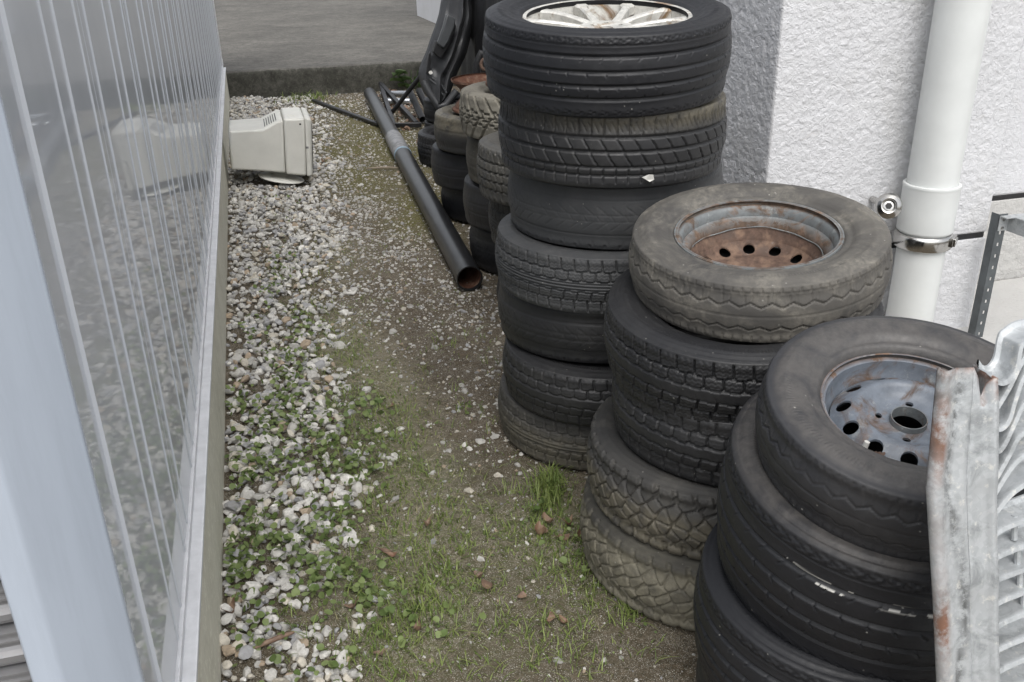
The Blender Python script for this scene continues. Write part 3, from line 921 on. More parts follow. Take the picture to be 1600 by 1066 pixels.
# ---- rims
def disc_part(zf, rings, th=.004, nplain=96):
    """annular sheet following z=zf(r); rings = list of (r0, r1, n_holes, hole_a, hole_r, phase) ; n_holes 0 -> plain"""
    V, F = [], []
    def addp(p): V.append(p); return len(V) - 1
    for (r0, r1, n, ha, hr, ph) in rings:
        rc = (r0 + r1) / 2
        if n == 0:
            nr = max(2, int((r1 - r0) / .004))
            rs = np.linspace(r0, r1, nr + 1)
            ids = [[addp((r * cos(2 * pi * k / nplain), r * sin(2 * pi * k / nplain), zf(r))) for k in range(nplain)] for r in rs]
            for i in range(nr):
                for k in range(nplain):
                    F.append((ids[i][k], ids[i + 1][k], ids[i + 1][(k + 1) % nplain], ids[i][(k + 1) % nplain]))
        else:
            m = max(4, nplain // n)
            for h in range(n):
                c = 2 * pi * (h + .5) / n + ph
                half = pi / n
                per_ = []
                for k in range(m): per_.append((-1 + 2 * k / m, -1))
                for k in range(m): per_.append((1, -1 + 2 * k / m))
                for k in range(m): per_.append((1 - 2 * k / m, 1))
                for k in range(m): per_.append((-1, 1 - 2 * k / m))
                outer = [(u * half * rc, v * (r1 - r0) / 2) for u, v in per_]
                loops = []
                for t in (0, .4, .75, 1):
                    lp = []
                    for (u, v) in outer:
                        an = math.atan2(v, u)
                        hu, hv = ha * cos(an), hr * sin(an)
                        uu, vv = u + (hu - u) * t, v + (hv - v) * t
                        r = rc + vv; a = c + uu / rc
                        lp.append(addp((r * cos(a), r * sin(a), zf(r))))
                    loops.append(lp)
                for i in range(3):
                    for k in range(len(outer)):
                        k2 = (k + 1) % len(outer)
                        F.append((loops[i][k], loops[i][k2], loops[i + 1][k2], loops[i + 1][k]))
    # weld
    key, remap, NV = {}, [], []
    for p in V:
        kk = (round(p[0], 5), round(p[1], 5))
        if kk not in key: key[kk] = len(NV); NV.append(p)
        remap.append(key[kk])
    F = [tuple(remap[i] for i in f) for f in F]
    F = [f for f in F if len(set(f)) == 4]
    # thickness: duplicate below and stitch boundary edges
    nb = len(NV)
    NV2 = NV + [(p[0], p[1], p[2] - th) for p in NV]
    cnt = {}
    for f in F:
        for i in range(4):
            e = (f[i], f[(i + 1) % 4]); k = tuple(sorted(e)); cnt.setdefault(k, []).append(e)
    F2 = [tuple(i + nb for i in f[::-1]) for f in F]
    F3 = [(e[0][1], e[0][0], e[0][0] + nb, e[0][1] + nb) for e in cnt.values() if len(e) == 1]
    mbx = MB(); mbx.add(NV2, F + F2 + F3)
    return mbx

def interp_z(tab):
    R_, Z_ = zip(*sorted(tab))
    C = catmull(list(zip(R_, Z_)), 12)
    return lambda r: float(np.interp(r, C[:, 0], C[:, 1]))

def barrel(prof, th=.0035):
    inner = prof
    outer = [(r + th, z) for r, z in prof[::-1]]
    return MB().lathe([tuple(p) for p in inner] + outer, 96, closed=True)

GA, GB, GC, GF = 'tyres in the tall stack', 'tyres in the middle stack', 'tyres in the front right stack', 'tyres in the rear stacks'

# ---- stack A: the tall stack by the wall corner
wA = wheel('black smooth ribbed tyre with silver multi spoke alloy rim, topmost of the tall stack', .858, 2.225, 1.008, .195, .306, .203, 'rib', 'rub_black', GA, (-.03, -.105), .3, bz=.74, ds=.0026, worn=.85)
rimA = barrel([(.1965, .077), (.2045, .0785), (.2085, .075), (.2085, .066), (.197, .062), (.192, .03), (.184, .0), (.182, -.05), (.19, -.07), (.2045, -.072)]).obj('rim', M['alloy'], wA, smooth=True)
nsp = 10
for kx_ in range(5):
    for sgn in (-1, 1):
        a0 = 2 * pi * kx_ / 5 + radians(90) + sgn * .17
        a1 = 2 * pi * kx_ / 5 + radians(90) + sgn * .31
        # curved tapered spoke: cross-section loft
        V, Fc = [], []
        K = 12
        for i in range(K + 1):
            t = i / K
            r = .040 + (.193 - .040) * t
            a = a0 + (a1 - a0) * t ** .8
            zt = .066 - .016 * (1 - t) ** 2 + .004 * t
            wdt = .010 + .0035 * (2 * t - 1) ** 2 + (.006 if t > .9 else 0)
            dx, dy = cos(a), sin(a); px, py = -sin(a), cos(a)
            for (u, hgt) in ((-1, -.024), (-1, -.004), (-.6, .0), (.6, .0), (1, -.004), (1, -.024)):
                V.append((r * dx + px * wdt * u, r * dy + py * wdt * u, zt + hgt))
        for i in range(K):
            for j in range(6):
                Fc.append((i * 6 + j, i * 6 + (j + 1) % 6, (i + 1) * 6 + (j + 1) % 6, (i + 1) * 6 + j))
        Fc += [tuple(range(6))[::-1], tuple(K * 6 + j for j in range(6))]
        MB().add(V, Fc).obj('spoke', M['alloy'], rimA, smooth=True)
hub = disc_part(interp_z([(.012, .046), (.03, .050), (.05, .053), (.072, .050)]), [(.017, .028, 0, 0, 0, 0), (.028, .046, 5, .006, .0055, .3), (.046, .066, 0, 0, 0, 0)], .02).obj('hub', M['alloy'], rimA, smooth=True)
MB().lathe([(0, .036), (.017, .036), (.0172, .024)], 24).obj('centre_cap', M['steel_rust'], rimA, smooth=True)
disc_part(lambda r: -.062, [(.02, .183, 0, 0, 0, 0)], .004).obj('brake_side_disc', M['steel_rust'], rimA, smooth=True)

tA2 = tyre('tyre with slanted tread slots and torn white scrap, second from top of tall stack', .885, 2.245, .812, .188, .294, .2, 'touring', 'rub_dark', GA, (0, -.02), 1.1, mudf=lambda ph, q, z: np.clip(.95 * sstep(.03, .08, z) * (.55 + .45 * np.cos(ph + 1.1 + .7)), 0, 1))
mbx = MB().add([(-.016, 0, 0), (.0, -.003, .006), (.012, 0, .004), (.016, .002, -.008), (.002, -.004, -.011), (-.006, -.002, -.006),
                (-.016, .002, 0), (.0, -.001, .006), (.012, .002, .004), (.016, .004, -.008), (.002, -.002, -.011), (-.006, 0, -.006)],
               [(0, 1, 2, 3, 4, 5), (11, 10, 9, 8, 7, 6)] + [(i, (i + 1) % 6 , 6 + (i + 1) % 6, 6 + i)[::-1] for i in range(6)])
sc = mbx.obj('torn_label', M['white_plastic'])
sc.parent = tA2
from mathutils import Quaternion
_dir = Vector((.815 - .885, 1.955 - 2.245, -.078))
sc.matrix_parent_inverse = Matrix.Identity(4)
tyre('grey worn smooth tyre, third from top of the tall stack', .918, 2.296, .634, .18, .292, .18, 'worn', 'rub_grey', GA, (0, 0), .4)
tyre('winter tyre with deep square blocks, fourth from top of the tall stack', .884, 2.28, .475, .161, .302, .19, 'winter', 'rub_grey', GA, (0, .0), 2.0, ds=.0021, nphi=720)
tyre('dark worn tyre squeezed under the winter block tyre of the tall stack', .883, 2.31, .312, .164, .29, .18, 'worn', 'rub_dark', GA, (0, .02), 2.9, ds=.0034)
tyre('dusty winter tyre with worn blocks, second from bottom of the tall stack', .873, 2.25, .155, .158, .288, .15, 'winter2', 'rub_dark', GA, (0, 0), .7, worn=.6)
tyre('winter tyre with dirty tread lying on soil at bottom of the tall stack', .875, 2.29, 0, .156, .296, .18, 'winter', 'rub_brown', GA, (0, 0), 1.5, mudf=mud_all(.6, -9, .0, .05))

# ---- stack B: middle stack with van wheel
wB = wheel('dusty van wheel with rusty deep dish rim, topmost of the middle stack', 1.007, 1.682, .653, .136, .275, .172, 'van', 'rub_pale', GB, (-.09, -.10), .8, ds=.0026)
rimB = barrel([(.1675, .055), (.173, .0555), (.1745, .051), (.1735, .045), (.1655, .043), (.160, .036), (.158, .022), (.1525, .018), (.146, .012), (.1425, -.002), (.141, -.03), (.15, -.048), (.171, -.052)], .003).obj('rim', M['steel_bare'], wB, smooth=True)
fz = interp_z([(.02, -.052), (.04, -.052), (.055, -.05), (.075, -.043), (.095, -.046), (.115, -.038), (.13, -.02), (.1405, .0)])
disc_part(fz, [(.026, .032, 0, 0, 0, 0), (.032, .052, 4, .0065, .0065, .35), (.052, .095, 0, 0, 0, 0), (.095, .127, 12, .0135, .0125, .13), (.127, .1405, 0, 0, 0, 0)], .004).obj('rim_disc', M['steel_rust'], rimB, smooth=True)
# broken weld lip along the disc edge
pts = []
for i in range(121):
    a = 2 * pi * i / 120
    rr_ = .1385 + .0012 * sin(5 * a) ; pts.append((rr_ * cos(a), rr_ * sin(a), .002 + .0028 * sin(a * 4 + 1) ** 3))
MB().tube(pts, .0014, 6, caps=False).obj('weld_lip', M['steel_bare'], rimB, smooth=True)
tyre('black winter tyre with staggered blocks right under the van wheel', .955, 1.634, .494, .164, .295, .185, 'winter2', 'rub_dark', GB, (-.06, -.07), .2, ds=.0021, nphi=720)
tyre('black winter tyre with worn staggered blocks, middle of the five tyre stack', .963, 1.622, .337, .162, .287, .18, 'winter2', 'rub_dark', GB, (0, 0), 1.9, worn=.8, ds=.0026)
tyre('chunky mud terrain tyre with mud in its lower tread, above the mud caked bottom tyre', .925, 1.628, .172, .166, .303, .19, 'mud', 'rub_brown', GB, (0, 0), .9, mudf=mud_all(.85, -9, .005, .035), ds=.0025, sq=1.5)
tyre('mud caked off road tyre lying on soil at bottom of the middle stack', .914, 1.619, 0, .172, .309, .19, 'mud', 'rub_mud', GB, (0, 0), 2.2, mudf=mud_all(.95, -9, .055, .02), worn=.6, ds=.0025, sq=1.5)

# ---- stack C: right front stack
wC = wheel('wheel with blue grey steel rim and black tyre, topmost of the front right stack', .912, 1.037, .592, .132, .232, .1365, 'van', 'rub_slate', GC, (-.073, -.21), .5, ds=.0026, worn=.55, mudf=lambda ph, q, z: np.clip(.5 * sstep(1.25, 1.45, q), 0, 1))
wC.scale = (.985, .985, .985)
rimC = barrel([(.1335, .043), (.1375, .0435), (.139, .040), (.138, .036), (.1285, .033), (.1265, .02), (.1235, .006), (.118, .0), (.116, -.03), (.12, -.04), (.137, -.042)], .003).obj('rim', M['steel_blue'], wC, smooth=True)
def lip_rust(o, nprof, rings):
    at = o.data.attributes.new('rust', 'FLOAT', 'POINT'); v = np.zeros(len(o.data.vertices), np.float32)
    for r_, a_ in rings.items(): v[r_ * 96:(r_ + 1) * 96] = a_
    at.data.foreach_set('value', v)
lip_rust(rimC, 11, {0: .25, 1: .8, 2: 1, 3: 1})
lip_rust(rimB, 13, {0: .1, 1: .6, 2: .9, 3: 1, 7: .4, 8: .6, 9: .9, 10: 1})
fz = interp_z([(.02, .012), (.036, .012), (.05, .0135), (.062, .019), (.071, .0285), (.078, .0315), (.086, .029), (.098, .0215), (.108, .013), (.1165, .004)])
disc_part(fz, [(.0275, .036, 0, 0, 0, 0), (.036, .052, 4, .0062, .0052, 1.2), (.052, .0855, 0, 0, 0, 0), (.0855, .1105, 12, .0125, .0108, .2), (.1105, .1165, 0, 0, 0, 0)], .004, 96).obj('rim_disc', M['steel_blue'], rimC, smooth=True)
MB().lathe([(.0275, .006), (.0285, .012), (.0275, .0215), (.0258, .0215), (.0248, .003)], 48).obj('centre_bore_ring', M['steel_bare'], rimC, smooth=True)
va = radians(172)
MB().tube([(.117 * cos(va), .117 * sin(va), .008), (.113 * cos(va), .113 * sin(va), .022), (.110 * cos(va), .110 * sin(va), .034)], [.005, .0045, .0042], 12).obj('valve_stem', M['white_plastic'], rimC, smooth=True)
for i in range(4):
    a = va + .08 + .05 * i
    MB().add([(0, 0, 0), (.012, .003, .004), (.02, .0, .002), (.011, -.004, .006), (.011, 0, .0)], [(0, 1, 4), (1, 2, 4), (2, 3, 4), (3, 0, 4), (3, 2, 1, 0)]).obj('debris', M['steel_rust'], rimC).location = (.119 * cos(a), .119 * sin(a), .012 + .003 * i)

def scratches(ph, q, s):
    # white scuffs on the side that faces the lane
    a = (ph + pi) % (2 * pi) - pi
    t = (a - radians(-158)) / radians(75)
    on = (t > 0) * (t < 1.1)
    n = vnoise(np.stack([a * 11, s * 90, 0 * a], 1), 77) + .35 * vnoise(np.stack([a * 45, s * 500, 0 * a], 1), 79)
    n2 = vnoise(np.stack([a * 14, s * 120, 0 * a], 1), 78) + .3 * vnoise(np.stack([a * 60, s * 600, 0 * a], 1), 80)
    l1 = ln(q - (.66 - .06 * t), .022, .008) * (n + .5 * t > -.12)
    l2 = ln(q - (.55 - .03 * t), .03, .01) * (n2 * .6 + .8 * t - .36 > .0)
    return np.clip(on * np.maximum(l1, l2), 0, 1)
tyre('black ribbed tyre with white paint scuffs, right under the blue rim wheel', .933, 1.083, .342, .256, .272, .155, 'rib', 'rub_black', GC, (-.058, -.165), 0, paintf=scratches, ds=.0026,
     mudf=lambda ph, q, z: np.clip(.55 * sstep(1.05, 1.3, q), 0, 1))
tyre('black ribbed tyre, second from bottom of the front right stack', .90, 1.10, .14, .2, .262, .165, 'rib', 'rub_black', GC, (-.019, -.06), .6, ds=.0028)
tyre('black tyre lying on the ground at bottom of the front right stack', .91, 1.09, 0, .14, .26, .165, 'worn', 'rub_dark', GC, (0, 0), 1.2, nphi=300, ds=.005)

# ---- rear stacks
kw = dict(nphi=250, ds=.005)
tyre('tan dirty tyre with heavy chevron knobs, topmost of the rear stack behind the tall one', 1.085, 3.675, .61, .18, .288, .17, 'knob', 'rub_tan', GF, (0, 0), .3, nphi=380, ds=.0036, mudf=mud_all(.5))
tyre('greyish brown tyre with ribs under the tan knobby tyre', 1.11, 3.73, .402, .2, .28, .17, 'old', 'rub_brown', GF, (0, 0), .3, mudf=mud_all(.4), **kw)
tyre('black smooth tyre with two grooves, second from bottom below the tan knobby tyre', 1.10, 3.78, .2, .2, .28, .17, 'old', 'rub_dark', GF, (0, 0), .9, **kw)
tyre('dusty black tyre at ground level nearest the open end of the black pipe', 1.127, 3.81, 0, .2, .28, .17, 'worn', 'rub_dark', GF, (0, 0), 1.9, **kw)
tyre('grey block tread tyre tucked behind the tall stack', 1.02, 3.15, .49, .2, .28, .17, 'block', 'rub_grey', GF, (0, 0), .3, nphi=380, ds=.0036, mudf=mud_all(.35))
tyre('grey winter tyre low behind the tall stack', 1.065, 3.2, .29, .2, .275, .17, 'winter', 'rub_brown', GF, (0, 0), 1.3, nphi=380, ds=.0036)
tyre('dark tyre near the ground behind the tall stack', 1.09, 3.21, .14, .15, .275, .17, 'old', 'rub_dark', GF, (0, 0), 2.3, **kw)
tyre('lowest dark tyre in the stack right behind the tall stack', 1.09, 3.21, 0, .14, .275, .17, 'worn', 'rub_dark', GF, (0, 0), .3, **kw)
tyre('tyre with brown dried mud on its sidewall, top of the stack beside the bumper', 1.116, 4.48, .384, .18, .278, .17, 'old', 'rub_dark', GF, (0, 0), .3, mudf=lambda ph, q, z: np.clip(1.0 * sstep(-.02, .06, z), 0, 1), **kw)
tyre('black bald tyre under the mud stained tyre beside the bumper', 1.116, 4.57, .184, .2, .286, .17, 'old', 'rub_black', GF, (0, 0), 1.3, **kw)
tyre('black tyre on the ground under the mud stained tyre', 1.16, 4.62, 0, .184, .278, .17, 'worn', 'rub_black', GF, (0, 0), 1.3, **kw)
tyre('single black tyre lying alone at the far end by the bumper', 1.245, 5.84, 0, .2, .27, .17, 'block', 'rub_dark', GF, (0, 0), .8, worn=.5, **kw)

tyre('flat black tyre under the standing bumper, upper of two', 1.335, 6.44, .155, .155, .2, .12, 'old', 'rub_black', GF, (0, 0), .8, **kw)
tyre('lower black tyre on the ground beneath the standing bumper', 1.332, 6.45, 0, .155, .2, .12, 'old', 'rub_dark', GF, (0, 0), .2, **kw)
# bare rusty rims
def rusty_rim(label, x, y, z, R, h, flip=False):
    e = empty('rusty_rim', (x, y, z), label, 'wheel rim', 'bare rims on the rear stacks')
    prof = [(R * .97, 0), (R, .003), (R, .012), (R * .93, .018), (R * .9, .035), (R * .78, .055), (R * .76, h * .55), (R * .8, h * .72), (R * .92, h - .022), (R * .95, h - .016), (R * 1.0, h - .008), (R, h), (R * .98, h)]
    barrel(prof, -.003).obj('barrel', M['rust_red'], e, smooth=True)
    zz = .05 if flip else h * .55
    f2 = interp_z([(.03, zz), (.06, zz + .004), (.09, zz + .012), (R * .77, zz)])
    disc_part(f2, [(.03, .045, 0, 0, 0, 0), (.045, .065, 4, .007, .007, 0), (.065, R * .765, 0, 0, 0, 0)], .004).obj('rim_disc', M['rust_red'], e, smooth=True)
    return e
rusty_rim('flared red brown rusty rim standing on the mud stained tyre', 1.12, 4.46, .566, .19, .15)
rusty_rim('rusty rim lying on top of the tan knobby tyre', 1.075, 3.66, .802, .17, .14, True)

# ------------------------------------------------------------------ old CRT monitor
mon = empty('crt_monitor', (.1, 5.68, 0), 'beige CRT computer monitor lying against the shed footing', 'monitor')
Y0, Y1 = 5.48, 5.88
def mch(o):
    o.parent = mon; o.matrix_parent_inverse = Matrix.Translation((-.1, -5.68, 0)); return o
# rear housing (tapers to the back)
def loft(secs):
    """secs: list of (x, ylo, yhi, zlo, zhi)"""
    V, F = [], []
    for x, a, c, z0, z1 in secs: V += [(x[0], a, z0), (x[0], c, z0), (x[1], c, z1), (x[1], a, z1)]
    n = len(secs)
    for i in range(n - 1):
        for j in range(4):
            F.append((i * 4 + j, i * 4 + (j + 1) % 4, (i + 1) * 4 + (j + 1) % 4, (i + 1) * 4 + j))
    F += [(3, 2, 1, 0), tuple((n - 1) * 4 + j for j in range(4))]
    return MB().add(V, F)
mch(loft([((-.185, -.168), Y0 + .075, Y1 - .075, .145, .345), ((-.176, -.16), Y0 + .012, Y1 - .012, .138, .357), ((.03, .026), Y0 + .006, Y1 - .006, .11, .357), ((.107, .118), Y0 + .006, Y1 - .006, .098, .398), ((.122, .144), Y0 + .006, Y1 - .006, .094, .398)]).obj('rear_housing', M['beige'], bevel=.012, seg=3))
mch(loft([((.124, .147), Y0, Y1, .088, .408), ((.24, .266), Y0, Y1, .066, .404)]).obj('front_housing', M['beige'], bevel=.013, seg=3))
mch(loft([((.2415, .2675), Y0 - .001, Y1 + .001, .065, .4045), ((.266, .285), Y0, Y1, .063, .40), ((.279, .305), Y0 + .014, Y1 - .014, .076, .388)]).obj('bezel', M['beige'], bevel=.009, seg=3))
mch(loft([((.283, .303), Y0 + .04, Y1 - .04, .10, .365), ((.287, .307), Y0 + .045, Y1 - .045, .105, .36)]).obj('screen', M['dark_hole'], bevel=.004))
# cooling slots on the sloping top: dark recessed bars
d = Vector((.118 - .026, 0, .398 - .357)).normalized()
for i in range(6):
    t = .014 + i * .0145
    c = Vector((.026, 0, .357)) + d * t
    mbx = MB(); mbx.bar((c.x, Y0 + .06, c.z - .0005), (c.x, Y0 + .30, c.z - .0005), .0052, .0035)
    mch(mbx.obj('vent_slot', M['dark_hole']))
def yz_box(x, z, w, h, dep, name, m):
    mch(MB().box((x - w / 2, Y0 - dep, z - h / 2), (x + w / 2, Y0 + .01, z + h / 2)).obj(name, m, bevel=.001))
yz_box(.237, .372, .011, .010, .0007, 'screw_hole', M['dark_hole'])
yz_box(.262, .235, .016, .012, .0015, 'chipped_spot', M['grey_tape'])
mch(MB().box((.213, Y0 + .1, .404), (.17, Y0 + .16, .4087)).obj('top_label', M['beige']))
bs = MB().lathe([(0, -.012), (.085, -.012), (.13, -.016), (.135, -.020), (.133, -.024), (0, -.024)], 40).obj('tilt_base', M['beige'], smooth=True)
mch(bs); bs.location = (.10, 5.585, .066); bs.rotation_euler = (0, radians(12), 0)
mch(MB().tube([(.095, 5.68, .05), (.10, 5.68, .11)], .06, 24).obj('base_neck', M['beige'], smooth=True))

# ------------------------------------------------------------------ black drain pipe on the ground
pa, pb = Vector((.767, 3.50, .055)), Vector((.998, 8.39, .06))
pipe = empty('drain_pipe', pa, 'long black drain pipe with grey coupling lying on the ground', 'pipe')
def pch(o):
    o.parent = pipe; o.matrix_parent_inverse = Matrix.Translation(-pa); return o
dd = (pb - pa)
cpt = lambda t: pa + dd * t
pch(MB().tube([cpt(0), cpt(.25), cpt(.50)], .055, 40, .050).obj('near_pipe', M['black_pvc'], smooth=True))
pch(MB().tube([cpt(.58), cpt(.8), cpt(1)], .055, 40, .050).obj('far_pipe', M['black_pvc'], smooth=True))
pch(MB().tube([cpt(.488), cpt(.489), cpt(.53), cpt(.532), cpt(.534), cpt(.575), cpt(.598)], [.0565, .059, .059, .0585, .059, .059, .0575], 40, .052).obj('coupling', M['grey_tape'], smooth=True))
pch(MB().tube([cpt(.479), cpt(.480), cpt(.4848), cpt(.4862)], [.0555, .0585, .0585, .0555], 40, .0552).obj('blue_band', M['blue_tape'], smooth=True))
pch(MB().tube([cpt(.004), cpt(.10)], .0498, 32, .0485).obj('rusty_lining', M['rust_red'], smooth=True))

# ------------------------------------------------------------------ scrap bars and tubes at the far end
o = MB().bar((.506, 8.489, .02), (.90, 7.165, .02), .035, .02).obj('steel_bar', M['black_steel'], bevel=.003)
tag(o, 'thin flat black bar lying left of the black pipe', 'bar')
fr = empty('scrap_frame', (1.15, 7.6, 0), 'black square steel frame lying right of the black pipe', 'frame')
for p, q in (((1.146, 8.75, .09), (1.172, 7.03, .03)), ((1.0, 7.02, .03), (1.20, 6.96, .03)), ((1.146, 8.72, .08), (1.0, 7.05, .028))):
    x = MB().bar(p, q, .035, .035).obj('bar', M['black_steel'], bevel=.003)
    x.parent = fr; x.matrix_parent_inverse = Matrix.Translation((-1.15, -7.6, 0))
o = MB().tube([(1.285, 7.3, .352), (1.17, 7.385, .2), (1.045, 7.49, .03)], .018, 12).obj('steel_rod', M['black_steel'], smooth=True)
tag(o, 'black rod leaning from the ground up to the bumper', 'rod')
for i, (p, q, lab) in enumerate((((1.11, 8.40, .05), (1.31, 8.19, .07), 'bright aluminium tube farther from camera, lying by the bumper'), ((1.09, 8.13, .03), (1.30, 8.04, .03), 'bright aluminium tube nearer to camera, lying by the bumper'))):
    o = MB().tube([p, q], .027, 16, .024).obj('aluminium_tube', M['alu'], smooth=True); tag(o, lab, 'tube', 'aluminium tubes by the bumper')
for p, q, lab in (((1.215, 7.5, .2), (1.24, 7.12, .04), 'left one of two short black tubes under the bumper'), ((1.29, 7.5, .2), (1.325, 7.2, .04), 'right one of two short black tubes under the bumper')):
    o = MB().tube([p, q], .027, 16, .023).obj('black_tube', M['black_pvc'], smooth=True); tag(o, lab, 'tube', 'short black tubes')

# ------------------------------------------------------------------ car bumper standing on end
bp = empty('car_bumper', (1.5, 7.3, .15), 'dark grey plastic car bumper standing on end against the rear corner', 'bumper')
Lc = [(1.36, .14), (1.31, .2), (1.283, .333), (1.31, .42), (1.354, .498), (1.40, .6), (1.458, .724), (1.487, .80), (1.517, .893), (1.56, 1.03), (1.61, 1.16), (1.68, 1.3)]
Rc = [(1.44, .12), (1.52, .16), (1.58, .29), (1.63, .38), (1.69, .48), (1.735, .6), (1.772, .734), (1.773, .80), (1.765, .89), (1.80, 1.03), (1.83, 1.155), (1.86, 1.3)]
Lc, Rc = catmull(Lc, 6), catmull(Rc, 6)
nu = 28
V = []
for i in range(len(Lc)):
    for j in range(nu + 1):
        u = j / nu
        x = Lc[i][0] + (Rc[i][0] - Lc[i][0]) * u; z = Lc[i][1] + (Rc[i][1] - Lc[i][1]) * u
        zz = (z - .14) / 1.1
        y = 7.42 - .16 * sin(pi * min(1, max(0, u))) ** .8 + .10 * zz
        # styling creases
        y += -.03 * math.exp(-((u - .45 - .12 * zz) / .06) ** 2) + .035 * math.exp(-((u - .62 - .08 * zz) / .05) ** 2) - .018 * math.exp(-((u - .12) / .04) ** 2)
        y += .028 * math.exp(-((zz - .30 + .25 * u) / .03) ** 2) * (u > .1) * (u < .6)
        y += .03 * (1 / (1 + math.exp(-(zz - .62 + .3 * u) * 60)))
        V.append((x, y, z))
n1 = nu + 1
F = [(i * n1 + j, i * n1 + j + 1, (i + 1) * n1 + j + 1, (i + 1) * n1 + j) for i in range(len(Lc) - 1) for j in range(nu)]
o = MB().add(V, F).obj('bumper_skin', M['plastic_grey'], smooth=True)
o.parent = bp; o.matrix_parent_inverse = Matrix.Translation((-1.5, -7.3, -.15))
sm = o.modifiers.new('solid', 'SOLIDIFY'); sm.thickness = .006
def bpch(poly, y, dy, name, m, bev=.006):
    o = MB().prism(poly, 'y', y, y + dy).obj(name, M[m], bevel=bev)
    o.parent = bp; o.matrix_parent_inverse = Matrix.Translation((-1.5, -7.3, -.15)); return o
bpch([(1.375, .52), (1.43, .47), (1.50, .56), (1.565, .70), (1.55, .74), (1.49, .66), (1.46, .60), (1.40, .60)], 7.235, .09, 'vent_recess', 'dark_hole')
bpch([(1.405, .585), (1.455, .545), (1.50, .60), (1.548, .705), (1.56, .76), (1.49, .80), (1.455, .70)], 7.212, .05, 'flap', 'plastic_flap', .012)
bpch([(1.325, .36), (1.345, .355), (1.37, .47), (1.365, .52), (1.35, .50)], 7.30, .05, 'trim', 'dark_hole', .003)
MB().tube([(0, 0, 0), (0, -.02, .004)], .014, 14).obj('screw', M['white_plastic'], bp).location = (-.15, -.02, .215)
for p, q in (((1.345, .315), (1.44, .19)), ((1.365, .325), (1.47, .205))):
    x = MB().tube([(p[0], 7.30, p[1]), ((p[0] + q[0]) / 2 + .012, 7.275, (p[1] + q[1]) / 2 + .012), (q[0], 7.265, q[1])], .006, 8).obj('rib', M['plastic_flap'], smooth=True)
    x.parent = bp; x.matrix_parent_inverse = Matrix.Translation((-1.5, -7.3, -.15))
# lower wheel-arch lip
x = MB().tube([(1.30, 7.33, .30), (1.345, 7.30, .20), (1.40, 7.27, .10), (1.46, 7.26, .12), (1.55, 7.25, .22)], .03, 12).obj('arch_lip', M['plastic_grey'], smooth=True)
x.parent = bp; x.matrix_parent_inverse = Matrix.Translation((-1.5, -7.3, -.15))
bp.location = (1.29, 6.278, .322); bp.scale = (.86, .86, .86)
# second dark liner behind it
V = []
for i in range(15):
    t = i / 14
    for j in range(41):
        u = j / 40
        V.append((1.495 + .03 * t - .02 * sin(pi * u) + .008 * sin(u * 30 + t * 3), 5.62 + 1.22 * u, .02 + 1.12 * t * (1 - .3 * (u - .6) ** 2)))
F = [(i * 41 + j, i * 41 + j + 1, (i + 1) * 41 + j + 1, (i + 1) * 41 + j) for i in range(14) for j in range(40)]
o = MB().add(V, F).obj('fender_liner', M['dark_hole'], smooth=True)
sm = o.modifiers.new('solid', 'SOLIDIFY'); sm.thickness = .006
tag(o, 'black plastic fender liner standing behind the grey bumper', 'fender liner')
hd = empty('steering_damper', (1.15, 4.75, .57), 'black knob and rusty ring of a scrap part behind the rear stack', 'scrap part')
MB().tube([(.0, .12, .0), (.005, .12, .16), (.03, .11, .215), (.06, .10, .20)], .022, 12).obj('knob', M['dark_hole'], hd, smooth=True)
ro = MB().tube([(.028 * cos(2 * pi * i / 16), 0, .028 * sin(2 * pi * i / 16)) for i in range(17)], .009, 8, caps=False).obj('ring', M['steel_rust'], hd, smooth=True)
ro.location = (.03, .02, .17)
hd.name = 'scrap_part'

# ------------------------------------------------------------------ galvanised rack in the foreground
rk = empty('galvanised_rack', (.78, .70, 0), 'weathered galvanised steel panel with rusty edge and bent slats', 'metal panel')
def rch(o):
    o.parent = rk; o.matrix_parent_inverse = Matrix.Translation((-.78, -.70, 0)); return o
